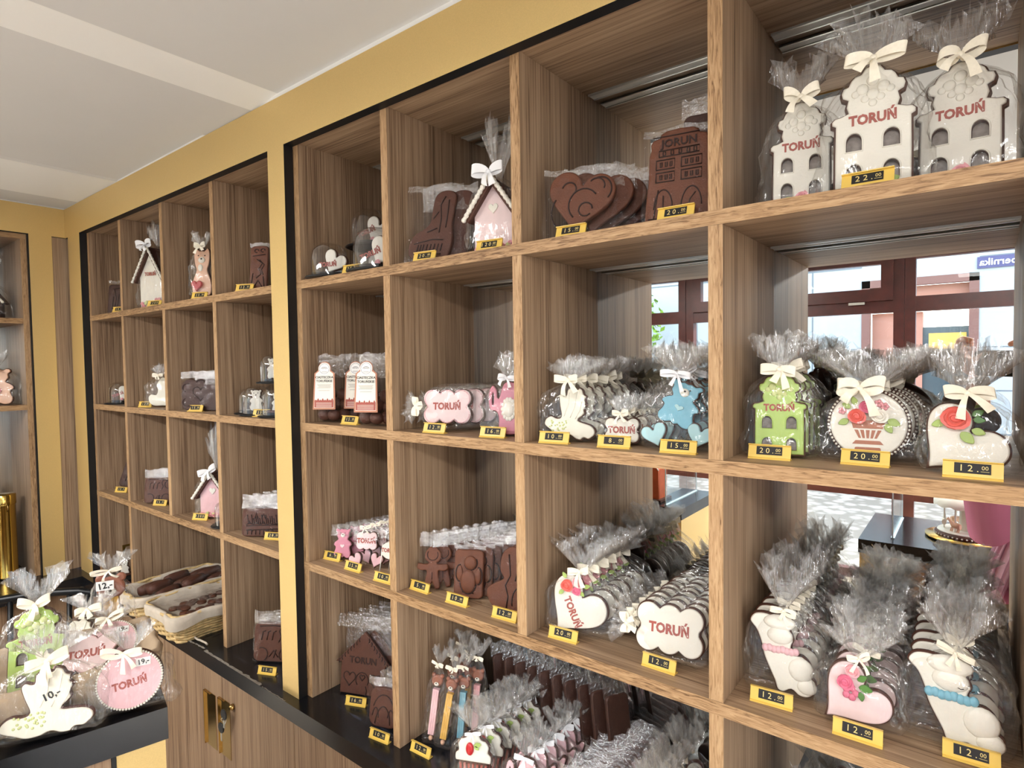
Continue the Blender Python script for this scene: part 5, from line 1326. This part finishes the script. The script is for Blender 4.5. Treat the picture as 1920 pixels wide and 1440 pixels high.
for k, (x, y, z, a) in enumerate([(-.700, -.020, .036, .5), (-.672, .004, .042, 2), (-.705, .018, .040, 1), (-.640, -.015, .034, .2), (-.620, .030, .040, .9), (-.690, .060, .040, 2.2), (-.640, .075, .042, .4), (-.700, .105, .042, 1.3), (-.640, .125, .044, .3), (-.60, .095, .04, 2.1), (-.668, .150, .046, .8), (-.61, .165, .046, .1)]):
    r = thing('round_biscuit_pack', (x, y, ZK+z+.014), ['loose bag of small round biscuits, nearest the front rim', 'loose bag of round biscuits just behind the front one', 'bag of biscuits at the left wall of the basket', 'bag of biscuits at the front right rim'][k] if k < 4 else 'bag of round biscuits deeper in the basket, %s from the rim' % ORD[k-3 if k-3 < 10 else 9], 'bag of biscuits', 'bags of round biscuits in the basket', a)
    MB().lathe([(.001, 0), (.014, .001), (.015, .005), (.013, .009), (.001, .010)], 18).build('biscuit', 'dough_red', r, (-.012, 0, 0)); MB().lathe([(.001, 0), (.014, .001), (.015, .005), (.013, .009), (.001, .010)], 18).build('biscuit', 'dough', r, (.014, .006, .003))
    s = sleeve(r, .075, .08, .024, 150+k, rag=.004, name='wrapper', split=.9); s.rotation_euler = (radians(74), 0, 0); s.location = (0, .036, .006)

# ================================================================== FOREGROUND DISPLAY TABLE
TA = math.atan2(-.969, -.247)     # direction of its long near edge
tb = thing('display_table', (.2326, -.4154, 0), 'black topped display table with gold corner strip, at the lower left', 'table', None, TA)
# local x runs along the visible face, local -y is into the table (away from the camera)
TZ = 1.15
B((0, -.46, TZ-.056), (1.0, .0, TZ-e_)).build('table_top', 'black_top', tb)
B((.004, -.452, 0), (.075, -.006, TZ-.0565)).build('corner_strip', 'gold', tb)
B((.0755, -.452, 0), (.082, -.004, TZ-.0565)).build('post', 'black', tb)
B((.0825, -.452, 0), (.99, -.010, TZ-.0565)).build('body', 'door_oak', tb)
def tl(a, b, z=TZ): return (.2326-.247*a+.969*b, -.4154-.969*a-.247*b, z)   # a along the edge, b outward (negative: into the table)
bk = basket('cloth_basket', tl(.168, -.142, TZ+.001), TA, .290, .165, .078, 'low basket wrapped in tan cloth full of iced cookies, on the display table', weave=False, cloth='linen_tan', seed=9)
def round_pink():
    r = root_('round_cookie'); W, H = .100, .098
    P = ell(W, H, 60); base(r, P, None, .011); slab([P], .004, .0018, -.0034, off=.003).build('icing', 'ice_pink', r)
    Q = resamp(ell(W*.95, H*.95, 80, 0, H/2), .0044); beads(Q, .0021, -.0028).build('bead_border', 'ice_white', r)
    letters(r, .0, H*.44, .0160, -.0038, .12)
    slab([rrect(.022, .013, .001, cx=.020, cy=H*.76)], .0005, .0002, -.0046).build('sticker', 'paper_white', r); text('19,-', .0115, .020, H*.76, -.0052, .1, .02, .0001).build('sticker_writing', 'ink', r)
    bag(r, W*1.16, H*.99, .04, .030, .036, 161, low=1.2); bow(r, H*.97, -.016, .030, .010, 'satin', 5, x=-.008)
    return r
S('round_pink', round_pink)
S('dove_big', dove(.122, .112, 162, .12, '10,-', 'satin', True, .34)); S('dove_big2', dove(.11, .105, 163, .3, '10,-'))
S('town_green_big', townhouse('ice_green', .088, .142, 164, None, top='leaf_pale'))
put('round_pink', tl(.052, -.018, TZ+.001), 'round pink lettered cookie with white bead rim and 19,- sticker', d_(66), d_(-11))
put('dove_big', tl(.160, -.016, TZ+.001), 'large white dove cookie with handwritten 10,- leaning in front of the cloth basket', d_(64), d_(-9))
put('town_green_big', tl(.180, -.155, TZ+.020), 'green townhouse cookie standing inside the cloth basket', d_(62), d_(-12), scale=1.02)
put('dove_big2', tl(.120, -.205, TZ+.020), 'white dove cookie lying back inside the cloth basket', d_(54), d_(-40), scale=.9)
put('round_pink', tl(.075, -.180, TZ+.010), 'round pink cookie lying behind the front cloth wall of the basket', d_(60), d_(-42), scale=.92)
put('cloud_pink', tl(.110, -.130, TZ+.025), 'pink edged cloud cookie lying low in the cloth basket', d_(64), d_(-40), scale=.95)
put('heart_pinkfl', tl(.300, -.130, TZ+.020), 'pink iced heart cookie at the far left of the cloth basket', d_(60), d_(-12))
put('heart_pinkfl', tl(.275, -.018, TZ+.001), 'pink heart cookie in front of the basket at the photo edge', d_(60), d_(-10))
put('pencil_bear', tl(.060, -.285, TZ+.001), 'yellow pencil cookie with brown bear head and 12,- sticker', d_(62), d_(-3), scale=1.12)
# booklets behind the basket
bx = thing('booklet', tl(.19, -.33, TZ+.001), 'blue and red printed booklet lying behind the cloth basket', 'booklet', None, TA+.25)
B((-.11, -.07, 0), (.11, .07, .020)).build('pages', 'print_blue', bx); B((-.111, -.071, .0201), (-.02, .071, .0212)).build('red_panel', 'print_red', bx); B((.0, .02, .0201), (.08, .045, .0212)).build('navy_lettering', 'print_navy', bx)
# black metal chair between the display table and the left counter
ch = thing('metal_chair', (-1.20, -.30, 0), 'black metal chair with round spindles, between the display table and left counter', 'chair')
P = [(-.10, -.06), (-.04, .035), (.04, .145)]
ax = [Vector((-1.32+1.20, -.40+.30, .94)), Vector((-1.2890+1.20, -.3455+.30, .95)), Vector((-.0347, .0514, .955)), Vector((.0369, .145, .95)), Vector((.07, .19, .935))]
pts = []
for i in range(len(ax)-1):
    for t in range(4): pts.append(ax[i].lerp(ax[i+1], t/4))
pts.append(ax[-1])
MB().tube(pts, .013, 10).build('top_rail', 'black_metal', ch)
for k in range(5):
    p = pts[1+3*k+ (1 if k else 0)]; MB().tube([(p.x, p.y, p.z-.01), (p.x+.02, p.y-.02, .46)], .0085, 8).build('spindle', 'black_metal', ch)
se = MB().lathe([(.20, .43), (.21, .44), (.21, .46), (.19, .47), (.001, .47)], 32, (.13, -.08, 0)); se.build('seat', 'black_metal', ch)
for sx, sy in ((-.12, .1), (.16, .14), (-.04, -.26), (.30, -.14)): MB().tube([(.13+(sx-.13)*.7, -.08+(sy+.08)*.7, .43), (sx, sy, 0)], [.014, .010], 8).build('leg', 'black_metal', ch)

# ================================================================== WINDOW SIDE (seen in the mirrors)
def window_table(x0, x1, y0, y1, label, wood_side):
    r = thing('display_table', (x0, y0, 0), label, 'table'); W, Dp = x1-x0, y1-y0
    B((0, 0, .945), (W, Dp, 1.0)).build('table_top', 'black_top', r)
    a, b = (W-.075, W-.004) if wood_side == 'r' else (.004, .075)
    B((a, .006, 0), (b, Dp-.006, .9447)).build('corner_strip', 'gold', r)
    c, d = (.004, a-.0005) if wood_side == 'r' else (b+.0005, W-.004)
    B((c, .010, 0), (d, Dp-.010, .9447)).build('body', 'door_oak', r)
    return r
window_table(-.95, .187, -1.90, -1.428, 'display table by the window holding orange gingerbread houses, seen mirrored', 'r')
window_table(.952, 2.25, -1.88, -1.375, 'display table by the window holding the carousel, seen mirrored', 'l')
def screen(x, y0, y1, z, h, label):
    r = thing('acrylic_screen', (x, y0, z), label, 'screen'); B((0, 0, .0005), (.005, y1-y0, h)).build('sheet', 'acrylic', r)
    MB().box((0, -.001, 0), (.005, .001, h)).box((0, y1-y0-.001, 0), (.005, y1-y0+.001, h)).box((-.004, 0, 0), (.009, y1-y0, .004)).build('edge', 'acrylic_edge', r)
screen(.090, -1.87, -1.455, 1.0, .42, 'clear acrylic screen beside the orange gingerbread houses')
screen(1.060, -1.84, -1.452, 1.0, .48, 'clear acrylic screen left of the carousel')
for k, (x, y, s) in enumerate([(-.02, -1.56, 1), (-.16, -1.62, 1.15), (-.33, -1.58, .9)]):
    r = thing('gingerbread_town_hall', (x, y, 1.001), 'orange gingerbread building with arched windows, %s' % ('beside the acrylic screen', 'middle of three', 'farthest from the screen')[k], 'gingerbread', 'orange gingerbread buildings'); r.scale = (s,)*3
    B((-.07, -.07, 0), (.07, .07, .012)).build('base', 'dough_rim', r)
    hs = [winarch(None, .016, .04, cx, cz, 0) for cx in (-.03, 0, .03) for cz in (.03, .10)]
    w1 = slab([[(-.052, .012), (.052, .012), (.052, .17), (.02, .19), (0, .215), (-.02, .19), (-.052, .17)]]+hs, .010, .002, .045); xf(w1, Matrix.Rotation(pi, 4, 'Z')).build('front_wall', 'gingerbread_orange', r)
    slab([[(-.052, .012), (.052, .012), (.052, .17), (.02, .19), (0, .215), (-.02, .19), (-.052, .17)]], .010, .002, .045).build('back_wall', 'gingerbread_orange', r)
    MB().box((-.052, -.044, .012), (-.044, .044, .165)).box((.044, -.044, .012), (.052, .044, .165)).box((-.05, -.044, .16), (.05, .044, .168)).build('side_walls', 'gingerbread_orange', r)
    q = MB()
    for sx in (-1, 1):
        for k2 in range(8): q.ball((sx*(.052-.004*k2), .058, .165+.006*k2), .004, nu=6, nv=4)
    q.build('icing_beads', 'ice_white', r)
car = thing('toy_carousel', (1.30, -1.62, 1.001), 'white iced carousel with little horses on a gold disc, seen mirrored', 'carousel')
MB().lathe([(.135, 0), (.140, .004), (.140, .010), (.001, .010)], 48).build('gold_disc', 'gold_board', car)
MB().lathe([(.105, .0105), (.108, .014), (.108, .024), (.100, .028), (.001, .028)], 48).build('cookie_disc', 'dough_rim', car)
MB().lathe([(.100, .0285), (.098, .033), (.001, .034)], 48).build('icing_floor', 'ice_white', car)
q = MB()
for k in range(44): q.ball((.108*cos(2*pi*k/44), .108*sin(2*pi*k/44), .019), .0035, nu=6, nv=4)
q.build('bead_rim', 'ice_white', car)
MB().lathe([(.030, .034), (.026, .08), (.026, .15)], 24).build('centre_column', 'ice_white', car)
rows = []
for rr, z, amp in [(.112, .138, .008), (.112, .150, .004), (.09, .18, .002), (.05, .21, .001), (.002, .235, 0)]:
    rows.append([(rr*cos(2*pi*j/64), rr*sin(2*pi*j/64), z-amp*abs(sin(6*2*pi*j/64))) for j in range(64)])
MB().grid(rows, 0, True, True, False, True).build('scalloped_roof', 'ice_white', car)
for k in range(6):
    a = pi/3*k; x, y = .075*cos(a), .075*sin(a)
    p_ = MB().tube([(x, y, .034), (x, y, .145)], .0028, 8).build('pole', 'ice_white', car)
    HP = [(-.020, .045, .011), (-.006, .047, .012), (.010, .046, .011), (.020, .060, .007), (.026, .070, .006), (.033, .066, .004)]
    rows = []
    for (u, z, rad) in HP: rows.append([(x-sin(a)*u+cos(a)*rad*.7*cos(t), y+cos(a)*u+sin(a)*rad*.7*cos(t), z+.014+rad*sin(t)) for t in [2*pi*i/8 for i in range(8)]])
    h_ = MB().grid(rows, 0, True, True, True, True)
    for u in (-.016, -.010, .008, .014): h_.tube([(x-sin(a)*u, y+cos(a)*u, .052), (x-sin(a)*(u+.004), y+cos(a)*(u+.004), .036)], .0026, 6)
    h_.build('horse', 'ice_cream' if k % 2 else 'ice_peach', car)

# housings of the added fill lamps
for k, (x, y) in enumerate(FILL_LAMPS):
    r = thing('fill_lamp', (x, y, 2.35), 'added long flat white fill lamp %s' % ('over the gingerbread table', 'over the carousel table')[k], 'lamp')
    MB().box((-.57, -.15, 0), (.57, -.135, .045)).box((-.57, .135, 0), (.57, .15, .045)).box((-.57, -.135, 0), (-.555, .135, .045)).box((.555, -.135, 0), (.57, .135, .045)).box((-.57, -.15, .045), (.57, .15, .05)).build('frame', 'white_paint_lit_band', r)

# street, facade, tree outside
gr = st('street', B((-16, -30, -.25), (16, -3.16, -.15)), 'cobble')
fc = thing('town_house', (0, -10, -.15), 'pale rendered townhouse across the street with dark framed shop window, seen mirrored', 'building')
F = MB()
F.box((-12, -.5, 0), (-.2, 0, 5.6)).box((1.33, -.5, 0), (12, 0, 5.6)).box((-.2, -.5, 3.13), (1.33, 0, 5.6))
F.build('wall', 'facade', fc)
q = MB()
for z in (.7, 1.35, 2.0, 2.62, 3.35, 4.0, 4.7): q.box((-12, 0, z), (-.2, .006, z+.02)).box((1.33, 0, z), (12, .006, z+.02))
for x in (-.95, -3.0, 3.4): q.box((x, 0, 0), (x+.02, .008, 5.5))
q.build('wall_joints', 'facade_line', fc)
MB().box((-.2, -.12, 0), (-.08, .02, 3.13)).box((1.21, -.12, 0), (1.33, .02, 3.13)).box((-.2, -.12, 3.01), (1.33, .02, 3.13)).build('shop_frame', 'facade_frame', fc)
B((-.08, -.2, 2.6), (1.21, -.15, 3.01)).build('fanlight', 'facade_pink', fc)
B((-.08, -.5, 0), (.62, -.25, 2.6)).build('pink_wall', 'facade_pink', fc)
wd_ = B((.62, -.4, .9), (1.21, -.3, 2.35)).build('shop_window', 'shop_glass', fc)
B((.70, -.2995, 2.0), (1.18, -.29, 2.25)).build('yellow_panel', 'ice_yellow', wd_)
B((.62, -.4, 0), (1.21, -.28, .9)).build('shop_base', 'facade_pink', fc)
MB().tube([(-1.3, .05, 0), (-1.3, .05, 5.5)], .05, 10).build('downpipe', 'facade_line', fc)
B((-12, -4, 5.6), (12, .1, 5.75)).build('roof_edge', 'facade_line', fc)
sg = thing('street_sign', (1.63, -9.99, 3.115), 'dark street name sign reading Kopernika on the pale facade', 'sign')
B((-.33, 0, -.085), (.33, .02, .085)).build('plate', 'sign_navy', sg)
t = text('Kopernika', .145, 0, 0, 0, 0, .01, .004); xf(t, Matrix.Translation((0, .026, 0)) @ Matrix.Rotation(pi, 4, 'Z')).build('lettering', 'white_letter', sg)
tr_ = thing('street_tree', (-4.05, -8.6, -.15), 'young green street tree left of the shop front, seen mirrored', 'tree')
MB().tube([(0, 0, 0), (.05, 0, 1.2), (.0, .05, 2.6)], [.07, .06, .03], 8).build('trunk', 'bark', tr_)
rnd = random.Random(2); q = MB()
for k in range(900):
    a = rnd.uniform(0, 6.28); b = rnd.uniform(-1, 1); R_ = rnd.uniform(.3, 1)**.5*.95
    c = Vector((R_*math.sqrt(1-b*b)*cos(a), R_*math.sqrt(1-b*b)*sin(a), 2.55+R_*b*.9))
    u = Vector((rnd.uniform(-1, 1), rnd.uniform(-1, 1), rnd.uniform(-1, 1))).normalized()*.07; v = u.cross(Vector((rnd.uniform(-1, 1), rnd.uniform(-1, 1), 1))).normalized()*.045
    q.add([c-u, c+v, c+u, c-v], [[0, 1, 2, 3]])
q.build('foliage', 'tree_leaf', tr_)

# ================================================================== PHOTOGRAPHER (seen only in the mirrors)
def skin(name, verts, edges, radii, mat, parent, sub=2, root=0):
    me = bpy.data.meshes.new(name); me.from_pydata([tuple(v) for v in verts], edges, [])
    o = bpy.data.objects.new(name, me); COL.objects.link(o)
    m = o.modifiers.new('s', 'SKIN'); m.use_smooth_shade = True
    for i, r_ in enumerate(radii): me.skin_vertices[0].data[i].radius = (r_, r_) if not isinstance(r_, tuple) else r_
    for i in range(len(verts)): me.skin_vertices[0].data[i].use_root = (i == root)
    s = o.modifiers.new('b', 'SUBSURF'); s.levels = sub; s.render_levels = sub
    bpy.context.view_layer.update(); dg = bpy.context.evaluated_depsgraph_get()
    nm = bpy.data.meshes.new_from_object(o.evaluated_get(dg)); nm.name = name
    bpy.data.objects.remove(o); bpy.data.meshes.remove(me)
    nm.materials.clear(); nm.materials.append(MATS[mat])
    for p in nm.polygons: p.use_smooth = True
    o2 = bpy.data.objects.new(name, nm); COL.objects.link(o2); o2.parent = parent
    return o2
PX, PY = 1.60, -1.17
pr_ = thing('person', (PX, PY, 0), 'person in a pink blouse and navy trousers holding up a phone, seen mirrored', 'person')
CPL = CAMP-Vector((PX, PY, 0))
wl = CPL+RX*-.030+UP*-.060-FW*.030; wr = CPL+RX*.135+UP*-.075-FW*.020     # wrists
V = [(0, 0, .93), (0, .01, 1.10), (0, 0, 1.28), (0, -.01, 1.40), (0, .005, 1.47), (0, .02, 1.56), (0, .03, 1.64), (0, .02, 1.70),
     (-.17, 0, 1.375), (-.235, .12, 1.18), (wl.x*.6-.235*.4, wl.y*.6+.12*.4, wl.z*.6+1.18*.4), tuple(wl),
     (.17, 0, 1.375), (.22, .13, 1.20), (wr.x*.55+.22*.45, wr.y*.55+.13*.45, wr.z*.55+1.20*.45), tuple(wr),
     (-.09, 0, .88), (-.10, .02, .50), (-.10, -.01, .09), (-.10, .12, .035), (.09, 0, .88), (.10, .02, .50), (.10, -.01, .09), (.10, .12, .035)]
E_ = [(0, 1), (1, 2), (2, 3), (3, 4), (4, 5), (5, 6), (6, 7), (3, 8), (8, 9), (9, 10), (10, 11), (3, 12), (12, 13), (13, 14), (14, 15), (0, 16), (16, 17), (17, 18), (18, 19), (0, 20), (20, 21), (21, 22), (22, 23)]
Rr = [(.14, .11), (.13, .10), (.14, .10), (.12, .08), (.052, .055), (.07, .085), (.075, .095), (.055, .07), .055, .043, .036, .026, .055, .043, .036, .026, .085, .055, .038, .03, .085, .055, .038, .03]
skin('body', V, E_, Rr, 'skin', pr_)
def hand(wrist, palm_dir, fan_dir, grip, thumb, nm):
    """wrist, direction of the palm, direction across the knuckles, direction the fingers curl"""
    w_ = Vector(wrist); pd = palm_dir.normalized(); fd = fan_dir.normalized(); gd = grip.normalized()
    vs = [w_, w_+pd*.045, w_+pd*.080]; es = [(0, 1), (1, 2)]; rs = [.024, (.030, .020), (.026, .014)]
    for k, (off, L) in enumerate([(-.030, .068), (-.010, .076), (.010, .070), (.028, .056)]):
        b = len(vs); st_ = w_+pd*.078+fd*off
        vs += [st_, st_+pd*L*.40+gd*L*.10, st_+pd*L*.55+gd*L*.45, st_+pd*L*.40+gd*L*.78]; es += [(2, b), (b, b+1), (b+1, b+2), (b+2, b+3)]; rs += [.0100, .0092, .0086, .0074]
    b = len(vs); st_ = w_+pd*.025-fd*.028
    vs += [st_, st_-fd*.018+thumb.normalized()*.028, st_-fd*.020+thumb.normalized()*.052]; es += [(1, b), (b, b+1), (b+1, b+2)]; rs += [.013, .011, .009]
    return skin(nm, vs, es, rs, 'skin', pr_, 2, 1)
hand(wl, UP*.6+RX*-.5, -FW*.3+UP*-.5+RX*-.4, RX*1.0, UP*.3+RX, 'hand')
hand(wr, UP*1.0+RX*.15, RX, FW*.7-RX*.2, UP*.8-RX*.7, 'hand')
# phone
ph = thing('phone', tuple(CAMP), 'dark phone held up in both hands, seen mirrored', 'phone')
mb = B((-.016, .0006+.004, -.060), (.136, .0126, .013)); 
RM = Matrix(((RX.x, -FW.x, UP.x, 0), (RX.y, -FW.y, UP.y, 0), (RX.z, -FW.z, UP.z, 0), (0, 0, 0, 1)))
mb = slab([rrect(.152, .074, .010, cx=.060, cy=-.023)], .0085, .0025, .0045); xf(mb, RM).build('body', 'phone', ph)
lb = MB()
for (lx, lz) in ((.022, -.002), (.022, -.024), (.040, -.013)): lb.lathe([(.008, 0), (.008, .0022), (.001, .0022)], 20, (lx, 0, lz))
lb2 = MB(); 
for (lx, lz) in ((.024, .0), (.024, -.024), (.044, -.012)): lb2 = merge(lb2, slab([ell(.016, .016, 20, lx, lz)], .0022, .0005, .0024))
xf(lb2, RM).build('lenses', 'dark_glass', ph)
# clothes: loose striped tunic, sleeves, trousers, shoes
NS = 72
def shell(rowspec, seed, fold):
    rnd = random.Random(seed); p = [rnd.uniform(0, 6) for _ in range(4)]; rows = []
    for (z, a, b, cx, cy, am) in rowspec:
        rows.append([(cx+(a+am*(sin(11*t+p[0])+.6*sin(17*t+p[1])))*cos(t), cy+(b+am*(sin(11*t+p[0])+.6*sin(17*t+p[1])))*sin(t), z+fold*am*sin(5*t+p[2])) for t in [2*pi*j/NS for j in range(NS)]])
    return MB().grid(rows, 0, True, True)
bl = shell([(.93, .235, .17, -.01, 0, .016), (1.05, .215, .16, -.01, 0, .013), (1.20, .190, .145, 0, 0, .008), (1.34, .195, .13, 0, 0, .004), (1.41, .165, .105, 0, 0, .002), (1.455, .09, .075, 0, 0, 0), (1.475, .066, .066, 0, .003, 0)], 4, 1); bl.m = [1 if (k % NS) % 5 == 0 else 0 for k in range(len(bl.m))]; bl.build('blouse', ['blouse', 'blouse_pale'], pr_)
shell([(.955, .02, .025, -.235, .10, .006), (1.05, .028, .03, -.215, .10, .007), (1.2, .025, .03, -.17, .11, .005), (1.36, .02, .025, -.09, .11, .003), (1.45, .012, .02, -.05, .08, 0)], 5, 2).build('scarf', 'blouse_pale', pr_)
for a, b, c in ((8, 9, 10), (12, 13, 14)):
    pts = [Vector(V[a])*.8+Vector((0, 0, 1.37))*.2, Vector(V[a]), (Vector(V[a])+Vector(V[b]))/2, Vector(V[b]), Vector(V[b]).lerp(Vector(V[c]), .8)]
    MB().tube(pts, [.06, .072, .066, .062, .066], 16, caps=False).build('sleeve', 'blouse', pr_)
for sx in (-1, 1):
    MB().tube([(sx*.06, 0, .98), (sx*.085, 0, .85), (sx*.10, .02, .5), (sx*.10, -.01, .08)], [.115, .105, .075, .065], 20, caps=False).build('trouser_leg', 'navy_cloth', pr_)
    MB().ball((sx*.10, .06, .045), .05, nu=14, nv=8, sq=(.9, 2.6, .85)).build('shoe', 'black', pr_)
hr = MB().ball((0, .005, 1.665), .105, nu=20, nv=12, sq=(.92, 1.05, 1.1)); hr.v = [(x, min(y, .055) if z < 1.72 else y, z) for x, y, z in hr.v]; hr.build('hair', 'hair', pr_)
fcx = MB().ball((0, .118, 1.615), .014, nu=8, nv=6, sq=(.8, 1, 1.3)); fcx.build('nose', 'skin', pr_)
MB().ball((-.030, .108, 1.645), .010, nu=8, nv=6, sq=(1.3, .6, .7)).ball((.030, .108, 1.645), .010, nu=8, nv=6, sq=(1.3, .6, .7)).build('eyes', 'eye', pr_)
MB().ball((0, .110, 1.580), .018, nu=10, nv=6, sq=(1.2, .4, .3)).build('mouth', 'print', pr_)
for sx in (-1, 1): MB().ball((sx*.082, .03, 1.63), .022, nu=8, nv=6, sq=(.35, .7, 1.2)).build('ear', 'skin', pr_)
